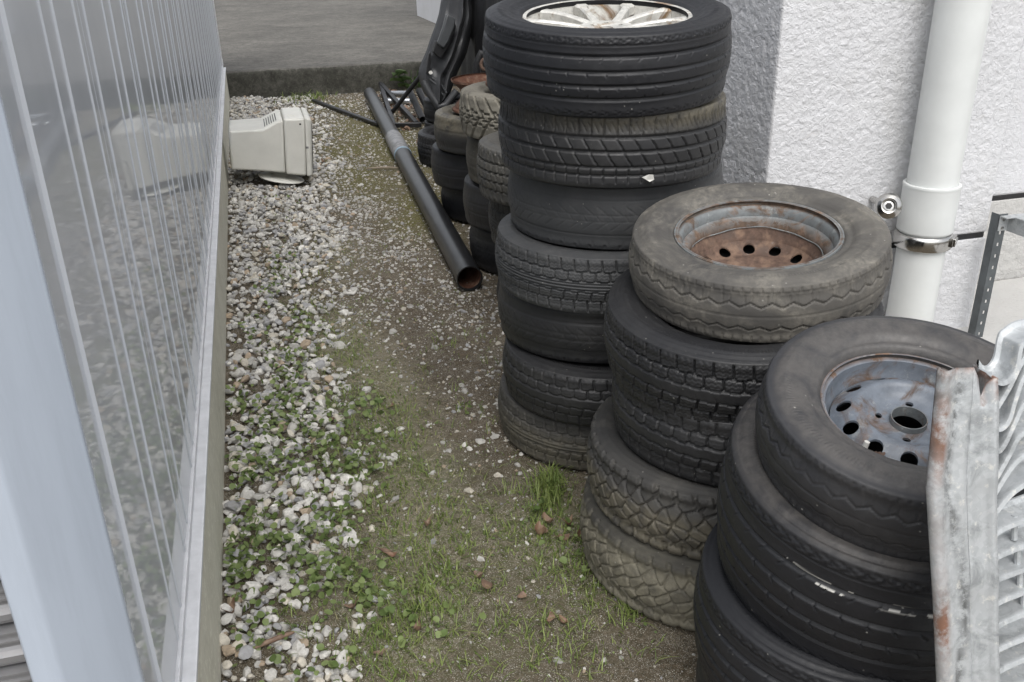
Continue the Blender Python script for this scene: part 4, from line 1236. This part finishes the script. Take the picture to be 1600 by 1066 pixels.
# lean: Y = .57 + .26*z  (point on the plate axis)
lean = lambda z: .568 + .26 * z
def edgeL(z):
    return float(np.interp(z, [0, .3, .507, .62, .70, .75, .79, .84, .893], [.744, .741, .737, .732, .727, .724, .729, .735, .742]))
def edgeR(z):
    return float(np.interp(z, [0, .488, .736, .869, .9], [.818, .813, .807, .809, .81]))
cs = [(.05, .010), (.02, .006), (.035, .0005), (.10, -.001), (.22, .0015), (.30, .0035), (.36, .002), (.48, .0), (.55, -.0006), (.565, .0030), (.575, .0030), (.59, -.0006), (.72, .0008), (.86, .0), (.94, -.004), (.975, -.008), (1.0, -.009), (1.0, .0), (1.0, .03)]
zz = np.concatenate([np.arange(0, .3, .03), np.arange(.3, .895, .0075)])
V, RU, DK = [], [], []
for z in zz:
    for k_, (u, o_) in enumerate(cs):
        x = edgeL(z) + (edgeR(z) - edgeL(z)) * u
        y = lean(z) + o_
        zt = z
        # torn upper end: left part ends at .893, notch before the right lip
        if z > .84:
            top = .893 if u < .62 else (.893 - .045 * sstep(.62, .86, u) + .03 * sstep(.88, .97, u))
            zt = .84 + (z - .84) * (top - .84) / (.893 - .84)
        nn = float(vnoise(np.array([[u * 3, z * 22, 0]]), 5)[0])
        y += .0016 * nn
        slit = 1 if (.45 < z < .62 or .765 < z < .84) else 0
        if .56 < u < .58: y += .004 * slit - .003 * (1 - slit)
        V.append((x + .0012 * nn * (u < .1), y, zt))
        bandl = math.exp(-((u - .07) / .09) ** 2)
        rz = max(math.exp(-((z - .58) / .05) ** 2), math.exp(-((z - .82) / .06) ** 2), math.exp(-((z - .895) / .012) ** 2), .25)
        RU.append(min(1, 1.2 * bandl * rz + 1.3 * math.exp(-((z - .893) / .006) ** 2) + .9 * math.exp(-((u - .86) / .03) ** 2) * (z > .85) + .7 * math.exp(-((u - 1) / .02) ** 2) * (z > .86)))
        DK.append(min(1, math.exp(-((u - .36 + .12 * sin(z * 18)) / .07) ** 2)))
n1 = len(cs)
V = np.array(V); nz_ = len(zz)
idx = np.arange(nz_ * n1).reshape(nz_, n1)
F = np.stack([idx[:-1, :-1], idx[:-1, 1:], idx[1:, 1:], idx[1:, :-1]], -1).reshape(-1, 4)
o = rch(link('side_channel', mesh_np('side_channel', V, F, True, {'rust': np.array(RU), 'dark': np.array(DK)}), M['galv']))
sm = o.modifiers.new('solid', 'SOLIDIFY'); sm.thickness = .0035; sm.offset = 1
slats = [
 [(.812, .880), (.818, .8725), (.827, .868), (.837, .871), (.846, .883), (.851, .905), (.857, .911), (.88, .918), (.95, .918), (1.1, .914)],
 [(.814, .834), (.834, .859), (.857, .893), (.89, .915), (.96, .92), (1.1, .915)],
 [(.811, .823), (.815, .816), (.826, .813), (.836, .822), (.844, .844), (.857, .871), (.88, .885), (.95, .889), (1.1, .885)],
 [(.809, .796), (.814, .789), (.822, .786), (.831, .795), (.844, .817), (.857, .837), (.885, .852), (.95, .857), (1.1, .853)],
 [(.809, .741), (.834, .775), (.847, .795), (.858, .802), (.89, .814), (.95, .822), (1.1, .82)],
 [(.806, .721), (.835, .757), (.858, .774), (.9, .787), (.96, .791), (1.1, .788)],
 [(.807, .700), (.835, .725), (.859, .737), (.9, .749), (1.1, .756)],
 [(.805, .677), (.859, .692), (1.1, .722)], [(.805, .648), (.860, .659), (1.1, .69)], [(.806, .620), (.860, .628), (1.1, .655)],
 [(.808, .588), (.860, .598), (1.1, .622)], [(.809, .556), (.861, .570), (1.1, .60)], [(.812, .527), (.861, .536), (1.1, .565)], [(.813, .496), (.862, .508), (1.1, .54)]]
z = .465
while z > .06:
    slats.append([(.814, z), (.862, z + .010), (1.1, z + .035)]); z -= .031
for si, L in enumerate(slats):
    C = catmull(L, 5 if len(L) < 5 else 6)
    # strip cross-section (depth v, height h): front lip, dished middle, rear lip
    sec = [(-.001, -.0045), (.0, .0005), (.003, .0012), (.008, -.0008), (.02, -.0012), (.028, .0012), (.031, .0065), (.0285, .0065), (.0265, .0008), (.02, -.0035), (.008, -.0032), (.002, -.0045)]
    V = []
    for i, (x, zc) in enumerate(C):
        t = C[min(i + 1, len(C) - 1)] - C[max(i - 1, 0)]; t /= np.linalg.norm(t)
        nx2, nz2 = -t[1], t[0]
        for v_, h_ in sec:
            V.append((x + nx2 * h_, lean(zc) + .001 + v_ + .26 * nz2 * h_, zc + nz2 * h_))
    m = len(sec); k_ = len(C)
    F = [(i * m + j, (i + 1) * m + j, (i + 1) * m + (j + 1) % m, i * m + (j + 1) % m) for i in range(k_ - 1) for j in range(m)]
    F += [tuple(range(m)), tuple((k_ - 1) * m + j for j in range(m))[::-1]]
    rch(MB().add(V, F).obj('slat', M['galv'], smooth=True))
for x, z in ((.857, .665), (.862, .63), (.866, .598), (.872, .566), (.95, .65)):
    rch(MB().tube([(x, lean(z) + .012, z - .006), (x, lean(z) + .02, z + .026)], .004, 8).obj('spacer_stud', M['galv'], smooth=True))
rch(MB().box((1.085, .565, 0), (1.1, .60, .3)).obj('far_leg', M['galv']))

# ------------------------------------------------------------------ loose ground cover
def ico(sub):
    import bmesh
    bm = bmesh.new(); bmesh.ops.create_icosphere(bm, subdivisions=sub, radius=1)
    V = np.array([v.co[:] for v in bm.verts]); F = np.array([[v.index for v in f.verts] for f in bm.faces]); bm.free()
    return V, F
def rock_protos(n, sub, seed):
    V, F = ico(sub); out = []
    for i in range(n):
        W = V.copy()
        # cut by random planes to get angular chips
        rg = np.random.default_rng(seed + i)
        for _ in range(9):
            nrm = rg.normal(size=3); nrm /= np.linalg.norm(nrm); c = rg.uniform(.5, .85)
            d = W @ nrm - c
            W = W - np.outer(np.clip(d, 0, None), nrm)
        W *= 1 + .10 * fbm(W * 2.2 + i * 3, 2, seed + i)[:, None]
        out.append(W)
    return out, F
def rot_mats(n, flat=True):
    a, b_, c = RNG.uniform(0, 2 * pi, n), RNG.normal(0, .5, n), RNG.normal(0, .5, n)
    ca, sa, cb, sb, cc, sc_ = np.cos(a), np.sin(a), np.cos(b_), np.sin(b_), np.cos(c), np.sin(c)
    Rz = np.zeros((n, 3, 3)); Rz[:, 0, 0] = ca; Rz[:, 0, 1] = -sa; Rz[:, 1, 0] = sa; Rz[:, 1, 1] = ca; Rz[:, 2, 2] = 1
    Rx = np.zeros((n, 3, 3)); Rx[:, 0, 0] = 1; Rx[:, 1, 1] = cb; Rx[:, 1, 2] = -sb; Rx[:, 2, 1] = sb; Rx[:, 2, 2] = cb
    Ry = np.zeros((n, 3, 3)); Ry[:, 1, 1] = 1; Ry[:, 0, 0] = cc; Ry[:, 0, 2] = sc_; Ry[:, 2, 0] = -sc_; Ry[:, 2, 2] = cc
    return Rz @ Rx @ Ry
def scatter_rocks(name, pos, size, sub, seed, m, sm=False, dim=1.):
    protos, F = rock_protos(14, sub, seed)
    n = len(pos)
    R3 = rot_mats(n)
    sx = size[:, None] * np.stack([RNG.uniform(.85, 1.35, n), RNG.uniform(.75, 1.05, n), RNG.uniform(.5, .8, n)], 1)
    pi_ = RNG.integers(0, len(protos), n)
    PV = np.stack(protos)[pi_] * sx[:, None, :]
    W = np.einsum('nij,nkj->nki', R3, PV) + pos[:, None, :]
    k_ = W.shape[1]
    FF = (F[None] + (np.arange(n) * k_)[:, None, None]).reshape(-1, 3)
    t = RNG.uniform(0, 1, n)
    base = np.array([.63, .615, .58]) * RNG.uniform(.6, 1.15, (n, 1))
    tint = np.where(t[:, None] < .05, np.array([.42, .33, .24]), np.where(t[:, None] < .2, np.array([.36, .36, .37]), np.where(t[:, None] < .32, np.array([.56, .52, .44]), base)))
    tint = tint * RNG.uniform(.85, 1.12, (n, 1)) * dim
    C = np.repeat(tint[:, None, :], k_, 1).reshape(-1, 3)
    o = link(name, mesh_np(name, W.reshape(-1, 3), FF, sm, {'col': C}), m)
    return tag(o, kind='stuff')
b = NB('pebble_stone'); co = b.coord(rnd=False)
n2 = b.noise(co, 150, 5, .7)
c = b.mix(b.ramp(n2, .35, .75, 0, .5), b.attr('col', 'Color'), (.22, .21, .18))
c = b.mix(b.mul(b.ramp(b.noise(co, 45, 5, .7), .55, .7), .35), c, (.18, .165, .13))
b.set(color=c, rough=.8, spec=.3)
b.bump(n2, .5, .002)
M['stone'] = b.m
def zg(x, y): return ground_h(x, y) - .004

def edge_x(y): return np.interp(y, [0, 1.2, 1.5, 1.76, 2.07, 2.4, 2.8, 3.4, 4.3, 5.4, 6.2, 8.9], [-.09, -.06, -.04, -.03, .05, .11, .11, .13, .24, .34, .38, .5])
# dense strip
N = 30000
x = RNG.uniform(-.21, .65, N); y = .6 + 8.3 * RNG.uniform(0, 1, N) ** 1.0
ed = edge_x(y)
wn_ = fbm(np.stack([x * 6, y * 6, 0 * x], 1), 2, 61)
pr = sstep(.17, -.10, x - ed + .13 * wn_ + .08 * fbm(np.stack([x * 17, y * 17, 0 * x], 1), 2, 63))
pr = pr * (1 - .55 * sstep(5.6, 7.5, y) * (x > .1))
keep = RNG.uniform(0, 1, N) < pr * np.interp(y, [1.2, 1.8, 2.2], [.8, .75, .48])
x, y = x[keep], y[keep]
n = len(x)
sz = RNG.lognormal(math.log(.0128), .32, n).clip(.006, .024)
sz = sz * np.interp(y, [1.2, 1.7, 2.1], [.74, .8, 1.])
lay = RNG.uniform(0, 1, n) ** 2
pos = np.stack([x, y, zg(x, y) + sz * .25 + lay * .016 * sstep(.08, -.08, x - edge_x(y))], 1)
gap = (np.abs(x - .09) < .17) & (np.abs(y - 5.62) < .14)
pos, sz, y = pos[~gap], sz[~gap], y[~gap]
near_ = y < 3.2
scatter_rocks('gravel', pos[near_], sz[near_], 2, 100, M['stone'])
scatter_rocks('gravel', pos[~near_], sz[~near_], 1, 200, M['stone'])
# medium stones elsewhere (by the tyres, along the pipe, far yard)
N = 11000
x = RNG.uniform(-.1, 1.35, N); y = 1.2 + 7.6 * RNG.uniform(0, 1, N)
w2 = blobs(x, y, [(.7, 3.1, .14, .5, .75), (.55, 2.55, .12, .25, .55), (.5, 2.25, .12, .12, .35), (.55, 3.6, .2, .15, .5), (.62, 4.2, .1, .6, .5), (.95, 5.2, .1, 1.2, .4), (.45, 4.9, .25, 1.0, .42), (.6, 6.6, .4, 1.2, .28), (.9, 8.2, .6, .6, .45), (1.2, 7.0, .2, .8, .4), (.02, 1.9, .06, .1, .35), (.35, 4.3, .2, .7, .5), (.4, 5.6, .25, .8, .45), (.28, 3.5, .12, .3, .3)]) + .045
keep = RNG.uniform(0, 1, N) < w2 * (1 + .6 * fbm(np.stack([x * 7, y * 7, 0 * x], 1), 2, 71))
x, y = x[keep], y[keep]; n = len(x)
sz = RNG.lognormal(math.log(.0082), .38, n).clip(.004, .019)
scatter_rocks('loose_stones', np.stack([x, y, zg(x, y) + sz * .02], 1), sz, 1, 300, M['stone'], dim=.82)
# small chips and grit
N = 42000
x = RNG.uniform(-.2, 1.3, N); y = 1.0 + 7.9 * RNG.uniform(0, 1, N) ** 1.25
w3 = .20 + blobs(x, y, [(.45, 4.6, .35, 1.3, .8), (.65, 3.2, .2, .6, .7), (.2, 3.4, .2, .5, .5), (.25, 3.0, .15, .6, .3), (.3, 2.2, .25, .4, .1), (.6, 7, .5, 1.5, .3)]) - .1 * moss_at(x, y)
keep = RNG.uniform(0, 1, N) < w3 * (.75 + .9 * fbm(np.stack([x * 5, y * 5, 0 * x], 1), 3, 73))
x, y = x[keep], y[keep]; n = len(x)
sz = RNG.lognormal(math.log(.0030), .42, n).clip(.0013, .008) * (1 + .12 * (y - 1))
scatter_rocks('grit', np.stack([x, y, zg(x, y) + sz * .2], 1), sz, 1, 400, M['stone'], dim=.78)

# vegetation
def leafmat(name, c, c2, rough=.5):
    b = NB(name); co = b.coord(rnd=False)
    f = b.ramp(b.attr('tone'), 0, 1)
    b.set(color=b.mix(f, c, c2), rough=rough, spec=.35)
    b.b.inputs['Subsurface Weight'].default_value = .0
    tr = b.n('ShaderNodeBsdfTranslucent'); b.l(b.mix(f, c, c2), tr.inputs['Color'])
    mx_ = b.n('ShaderNodeMixShader'); mx_.inputs[0].default_value = .3
    out = b.t.nodes['Material Output']
    b.l(b.b.outputs[0], mx_.inputs[1]); b.l(tr.outputs[0], mx_.inputs[2]); b.l(mx_.outputs[0], out.inputs['Surface'])
    return b.m
M['clover'] = leafmat('clover_green', (.095, .145, .04), (.235, .29, .115))
M['grass'] = leafmat('grass_green', (.1, .155, .035), (.26, .31, .1))
M['straw'] = leafmat('dry_straw', (.17, .165, .075), (.36, .33, .2), .7)

def blades(name, x, y, hgt, wid, lean_, m, seg=3):
    n = len(x); z0 = zg(x, y)
    az = RNG.uniform(0, 2 * pi, n); wa = az + pi / 2
    V = np.zeros((n, (seg + 1) * 2 - 1, 3)); 
    for i in range(seg + 1):
        t = i / seg
        hx = lean_ * hgt * t ** 1.7
        px = x + np.cos(az) * hx; py = y + np.sin(az) * hx
        pz = z0 + hgt * (t - .35 * np.clip(lean_, 0, 1.4) * t ** 2)
        if i < seg:
            wv = wid * (1 - .75 * t ** 1.5) / 2
            V[:, 2 * i] = np.stack([px - np.cos(wa) * wv, py - np.sin(wa) * wv, pz], 1)
            V[:, 2 * i + 1] = np.stack([px + np.cos(wa) * wv, py + np.sin(wa) * wv, pz], 1)
        else: V[:, 2 * i] = np.stack([px, py, pz], 1)
    k_ = V.shape[1]
    base = (np.arange(n) * k_)[:, None]
    Q = np.concatenate([base + np.array([[2 * i, 2 * i + 1, 2 * i + 3, 2 * i + 2]]) for i in range(seg - 1)])
    T3 = base + np.array([[2 * seg - 2, 2 * seg - 1, 2 * seg]])
    tone = np.repeat(RNG.uniform(0, 1, n), k_)
    o = link(name, mesh_np(name, V.reshape(-1, 3), [Q, T3], True, {'tone': tone}), m)
    return tag(o, kind='stuff')

def tufts(L):
    X, Y, H = [], [], []
    for cx_, cy_, r, n, h in L:
        X.append(RNG.normal(cx_, r, n)); Y.append(RNG.normal(cy_, r, n)); H.append(RNG.uniform(.4, 1.1, n) * h)
    return np.concatenate(X), np.concatenate(Y), np.concatenate(H)
TL = [(.63, 1.99, .022, 150, .06), (.615, 1.95, .03, 130, .05), (.64, 2.04, .022, 90, .055), (.56, 1.83, .045, 110, .03), (.62, 1.77, .025, 60, .03), (.64, 1.66, .03, 90, .035), (.6, 1.56, .03, 60, .025), (.655, 1.48, .02, 70, .045), (.56, 1.68, .03, 60, .03), (.6, 1.9, .02, 60, .04),
      (.29, 1.73, .03, 70, .04), (.25, 1.66, .03, 70, .04), (.22, 1.58, .03, 70, .035), (.17, 1.62, .03, 60, .035), (.12, 1.57, .03, 70, .03), (.2, 1.7, .03, 50, .035), (.1, 1.68, .025, 40, .03), (.06, 1.52, .03, 50, .03), (.3, 1.83, .025, 30, .03), (.21, 1.95, .04, 50, .028),
      (.17, 2.05, .03, 40, .03), (.24, 2.13, .04, 50, .025), (.28, 2.4, .04, 50, .022), (.3, 2.62, .05, 60, .02), (.18, 2.5, .04, 40, .025), (.33, 1.93, .03, 30, .025), (.5, 2.5, .015, 14, .03), (.02, 4.0, .05, 50, .03), (.35, 2.0, .02, 20, .03), (.12, 1.45, .04, 60, .03), (.25, 1.47, .04, 50, .03), (.4, 1.55, .03, 25, .025), (.5, 1.4, .04, 50, .025),
      (.45, 8.7, .12, 160, .09), (.3, 8.6, .1, 40, .06)]
x, y, h_ = tufts(TL)
blades('grass', x, y, h_, RNG.uniform(.0022, .0045, len(x)) * (1 + .25 * (y - 1.5).clip(0, 3)), RNG.uniform(.1, 1.1, len(x)), M['grass'])
N = 1700
x = RNG.uniform(-.1, .72, N); y = RNG.uniform(1.3, 3.6, N)
kk = RNG.uniform(0, 1, N) < np.clip(.8 * green2_at(x, y) + .06, 0, .9) * (1 + 1.4 * fbm(np.stack([x * 10, y * 10, 0 * x], 1), 2, 95))
x, y = np.repeat(x[kk], 4), np.repeat(y[kk], 4); n = len(x)
x = x + RNG.normal(0, .006, n); y = y + RNG.normal(0, .006, n)
blades('grass', x, y, RNG.uniform(.015, .045, n), RNG.uniform(.0016, .0032, n), RNG.uniform(.4, 1.5, n), M['grass'])
# low thin green growth
N = 20000
x = RNG.uniform(-.1, .75, N); y = RNG.uniform(1.3, 4.4, N)
keep = RNG.uniform(0, 1, N) < np.clip(.5 * green2_at(x, y) + .25 * straw_at(x, y) + .05, 0, .8) * (1 + fbm(np.stack([x * 9, y * 9, 0 * x], 1), 2, 81))
x, y = x[keep], y[keep]; n = len(x)
blades('low_grass', x, y, RNG.uniform(.006, .02, n), RNG.uniform(.0018, .0035, n), RNG.uniform(.3, 1.5, n), M['grass'], 2)
N = 14000
x = RNG.uniform(-.1, .9, N); y = RNG.uniform(1.3, 5.2, N)
keep = RNG.uniform(0, 1, N) < np.clip(.9 * straw_at(x, y) + .3 * green_at(x, y) + .05, 0, .9) * (1 + .8 * fbm(np.stack([x * 9, y * 9, 0 * x], 1), 2, 83))
x, y = x[keep], y[keep]; n = len(x)
blades('dry_straw', x, y, RNG.uniform(.004, .016, n), RNG.uniform(.0014, .003, n), RNG.uniform(1.2, 3.2, n), M['straw'], 2)

def clover(name, x, y, size, hgt, m):
    n = len(x); z0 = zg(x, y)
    K = 8
    th = np.linspace(0, 2 * pi, K, endpoint=False)
    r = 1 - .28 * np.exp(-((th - 0) / .35) ** 2) - .28 * np.exp(-((th - 2 * pi) / .35) ** 2)
    ring = np.stack([np.cos(th) * r, np.sin(th) * r, .12 * np.cos(2 * th)], 1)
    P = np.concatenate([[[0, 0, -.15]], ring])
    W = np.einsum('nij,kj->nki', rot_mats(n), P) * size[:, None, None]
    W += np.stack([x, y, z0 + hgt], 1)[:, None, :]
    k_ = K + 1
    base = (np.arange(n) * k_)[:, None, None]
    T3 = (base + np.array([[0, 1 + i, 1 + (i + 1) % K] for i in range(K)])[None]).reshape(-1, 3)
    tone = np.repeat(RNG.uniform(0, 1, n), k_)
    o = link(name, mesh_np(name, W.reshape(-1, 3), T3, True, {'tone': tone}), m)
    return tag(o, kind='stuff')
CL = [(-.01, 2.96, .05, .14, 170), (-.09, 2.5, .05, .12, 230), (-.17, 2.29, .03, .06, 130), (.09, 2.42, .07, .1, 260), (-.14, 1.9, .05, .07, 200), (-.03, 1.89, .05, .06, 160), (-.15, 1.62, .04, .07, 90), (.02, 4.05, .05, .2, 90), (.13, 2.22, .06, .07, 170), (.0, 2.65, .06, .12, 220), (.05, 1.78, .05, .05, 150), (-.17, 2.75, .025, .1, 80), (-.16, 2.05, .04, .06, 120), (-.05, 2.28, .05, .06, 140), (.07, 2.0, .05, .06, 110), (.12, 1.68, .05, .05, 90), (-.18, 1.85, .02, .05, 90), (.0, 1.72, .05, .05, 90), (.22, 2.6, .04, .06, 60), (.06, 3.3, .04, .15, 70), (-.13, 3.3, .03, .1, 45), (.62, 1.7, .04, .05, 40), (.02, 1.48, .04, .04, 40), (-.04, 3.7, .04, .12, 50), (.05, 4.9, .1, .3, 40), (.56, 1.89, .02, .02, 16), (.51, 2.47, .012, .012, 16), (.2, 1.55, .05, .05, 40)]
X, Y = [], []
for cx_, cy_, rx, ry, n in CL:
    n = int(n * .68); X.append(RNG.normal(cx_, rx * .95, n)); Y.append(RNG.normal(cy_, ry * .85, n))
N = 2600
xx = RNG.uniform(-.1, .7, N); yy = RNG.uniform(1.35, 4.2, N)
kk = RNG.uniform(0, 1, N) < np.clip(.5 * green2_at(xx, yy), 0, .6) * (1 + 1.3 * fbm(np.stack([xx * 8, yy * 8, 0 * xx], 1), 2, 91))
clover('clover', xx[kk], yy[kk], RNG.uniform(.002, .0052, kk.sum()), RNG.uniform(.004, .014, kk.sum()), M['clover'])
x, y = np.concatenate(X), np.concatenate(Y)
ok = x > -.205; x, y = x[ok], y[ok]; n = len(x)
clover('clover', x, y, RNG.uniform(.0045, .0105, n), RNG.uniform(.008, .038, n), M['clover'])

# dead leaves: each one its own thing
b = NB('dead_leaf'); co = b.coord()
f = b.noise(co, 30, 4, .6)
oi = b.n('ShaderNodeObjectInfo')
c = b.mix(b.ramp(oi.outputs['Random'], 0, 1), (.17, .09, .055), (.10, .068, .055))
b.set(color=b.mix(b.ramp(f, .35, .65), c, (.24, .165, .11)), rough=.6)
M['dead_leaf'] = b.m
def leaf_mesh(seed, curl, ln_=.03, wd=.013):
    rg = random.Random(seed); V, F = [], []
    n = 8
    for i in range(n + 1):
        t = i / n
        w = wd * (sin(pi * min(1, t * .92 + .04)) ** .8) * (1 - .15 * t)
        bz = curl * ln_ * (t - .5) ** 2 * 2.5
        bend = .003 * sin(t * 5 + seed)
        for u in (-1, -.5, 0, .5, 1):
            V.append(((t - .5) * ln_, u * w + bend, bz + curl * abs(u) ** 1.6 * w * .9 + .001 * rg.uniform(-1, 1)))
    for i in range(n):
        for j in range(4):
            a = i * 5 + j; F.append((a, a + 1, a + 6, a + 5))
    mbx = MB().add(V, F)
    mbx.tube([(-ln_ * .5, .003 * sin(seed), curl * ln_ * .6), (-ln_ * .8, .004, curl * ln_ * .9)], .0008, 5)
    return mbx.mesh('dead_leaf', True)
protos = []
for i in range(5):
    me = leaf_mesh(i, .35 + .25 * i, .034, .0125); me.materials.append(M['dead_leaf']); protos.append(me)
GL = 'fallen brown leaves on the ground'
LV = [(.165, 1.834, 1.1, 'rust brown curled leaf in the grass near the clover edge', 1.15), (.178, 1.815, 1.0, 'second rust brown leaf touching the curled one near the clover edge', .9), (.362, 1.68, .9, 'small orange brown leaf on bare soil left of the dead leaf pile', 1.0), (.37, 1.638, 1.1, 'long orange brown leaf lying below the small one on bare soil', 1.15), (.282, 1.911, .9, 'dark red leaf on soil beyond the rust brown leaves', .8),
      (.101, 1.496, 1.0, 'flat brown leaf near the bottom edge among grass', .95), (.478, 1.498, .8, 'pale pink leaf of a pair on bare soil, left one', .8), (.499, 1.481, .8, 'pale pink leaf of a pair on bare soil, right one', .8), (.578, 1.842, 1.5, 'big dark brown leaf in the pile beside the grass tuft', 1.5), (.542, 1.797, 1.3, 'purple brown curled leaf in the pile below the grass tuft', 1.6), (.556, 1.815, 1.4, 'crumpled dark leaf in the middle of the leaf pile', 1.6), (.60, 1.77, 1.4, 'brown leaf at the right end of the leaf pile', 1.2), (.64, 1.76, 1.6, 'dark curled leaf pressed against the muddy tyres', 1.6), (.63, 1.82, 1.6, 'reddish leaf standing up against the muddy tyres', 1.3),
      (-.189, 1.701, 1.4, 'dark brown leaf on gravel against the shed footing', 1.5), (.069, 2.265, 1.0, 'orange brown leaf among clover beside gravel', 1.1), (.181, 3.676, 1.0, 'light orange leaf on gravel beyond the dry grass patch', 1.3), (.065, 1.646, 1.1, 'pinkish brown leaf standing in the grass near the front', 1.2), (.193, 1.543, .9, 'small brown curled leaf in the front grass', .8), (.382, 6.087, 1.2, 'orange leaf on mossy ground right of the monitor', 1.3), (.436, 1.588, .7, 'small red brown leaf on bare soil below the leaf pile', .9), (.293, 2.577, .9, 'brown leaf in the dry grass beyond the path', .8), (-.166, 2.254, 1.0, 'brown leaf beneath clover against the shed footing', 1.2), (.10, 2.53, 1.0, 'tan leaf among clover and gravel', 1.0), (.62, 1.63, 1.0, 'brown leaf between grass blades at foot of the muddy tyre', .9)]
for i, (lx, ly, tl, lab, sc_) in enumerate(LV):
    o = link('dead_leaf', protos[i % 5])
    o.location = (lx, ly, float(zg(np.array([lx]), np.array([ly]))[0]) + .006)
    o.rotation_euler = (random.uniform(-.35, .35) * tl, random.uniform(-.35, .35) * tl, random.uniform(0, 6.28))
    sc_ = .42 + .4 * sc_; o.scale = (sc_, sc_, sc_)
    tag(o, lab, 'leaf', GL)
# leaf litter at the far end
N = 260
x = RNG.normal(1.2, .16, N); y = RNG.normal(7.7, .6, N)
ok = (x > 1.02) & (x < 1.5); x, y = x[ok], y[ok]; n = len(x)
P = np.array([(-1, 0, .1), (-.4, .42, .0), (.5, .35, .0), (1, 0, .2), (.5, -.35, .1), (-.4, -.42, .15)])
W = np.einsum('nij,kj->nki', rot_mats(n), P) * RNG.uniform(.015, .032, n)[:, None, None] + np.stack([x, y, zg(x, y) + .018], 1)[:, None, :]
T3 = (np.arange(n) * 6)[:, None, None] + np.array([[0, 1, 5], [1, 2, 4], [1, 4, 5], [2, 3, 4]])[None]
o = link('leaf_litter', mesh_np('leaf_litter', W.reshape(-1, 3), T3.reshape(-1, 3), False), M['dead_leaf']); tag(o, kind='stuff')
# a dry curled stick-like leaf on the gravel
o = MB().tube([(-.045, -.012, 0), (-.02, -.004, .002), (.01, .004, .003), (.036, .012, .001)], [.0025, .0055, .006, .003], 10).obj('dry_stick', M['dead_leaf'], smooth=True)
o.location = (-.10, 1.573, .034); tag(o, 'brown cigar shaped dry stick lying on the white gravel', 'stick')
# twig lying left of the pipe
o = MB().tube([(-.09, .03, 0), (-.03, .0, .006), (.04, -.005, .004), (.10, -.03, .002)], [.004, .006, .006, .003], 8).obj('twig', plain('twig_wood', (.3, .25, .19), .8), smooth=True)
o.location = (.72, 5.75, .012); tag(o, 'pale twig lying beside the black pipe', 'twig')

# broad-leaved weed growing at the kerb
wd = empty('kerb_weed', (1.42, 8.78, 0), 'broad leaved green weed growing at the foot of the kerb', 'weed')
mleaf = leafmat('weed_green', (.045, .075, .028), (.09, .14, .05))
for i in range(13):
    a = random.uniform(0, 2 * pi); el = random.uniform(.2, 1.2); L = random.uniform(.09, .15)
    V, F = [], []
    n = 6
    for k_ in range(n + 1):
        t = k_ / n; w = .032 * sin(pi * (t * .93 + .05))
        for u in (-1, 0, 1):
            V.append((t * L, u * w, .03 * (abs(u)) - .05 * t * t))
    for k_ in range(n):
        for j in range(2):
            F.append((k_ * 3 + j, k_ * 3 + j + 1, k_ * 3 + j + 4, k_ * 3 + j + 3))
    me = MB().add(V, F).mesh('weed_leaf', True)
    me.attributes.new('tone', 'FLOAT', 'POINT').data.foreach_set('value', [random.random()] * len(V))
    o = link('leaf', me, mleaf, wd)
    o.location = (random.uniform(-.12, .12), random.uniform(-.05, .05), random.uniform(.03, .17)); o.rotation_euler = (0, -el * .5, a)
for i in range(4):
    MB().tube([(-.06 + i * .04, 0, 0), (-.08 + i * .05, .0, .1), (-.1 + i * .065, .01, .19)], .004, 6).obj('stem', mleaf, wd)

# torn white label hanging from the second tyre
sc.parent = tA2
q2 = tA2.rotation_quaternion
wp = Vector((.866, 1.952, .842))
bpy.context.view_layer.update()
sc.matrix_world = Matrix.Translation(wp)
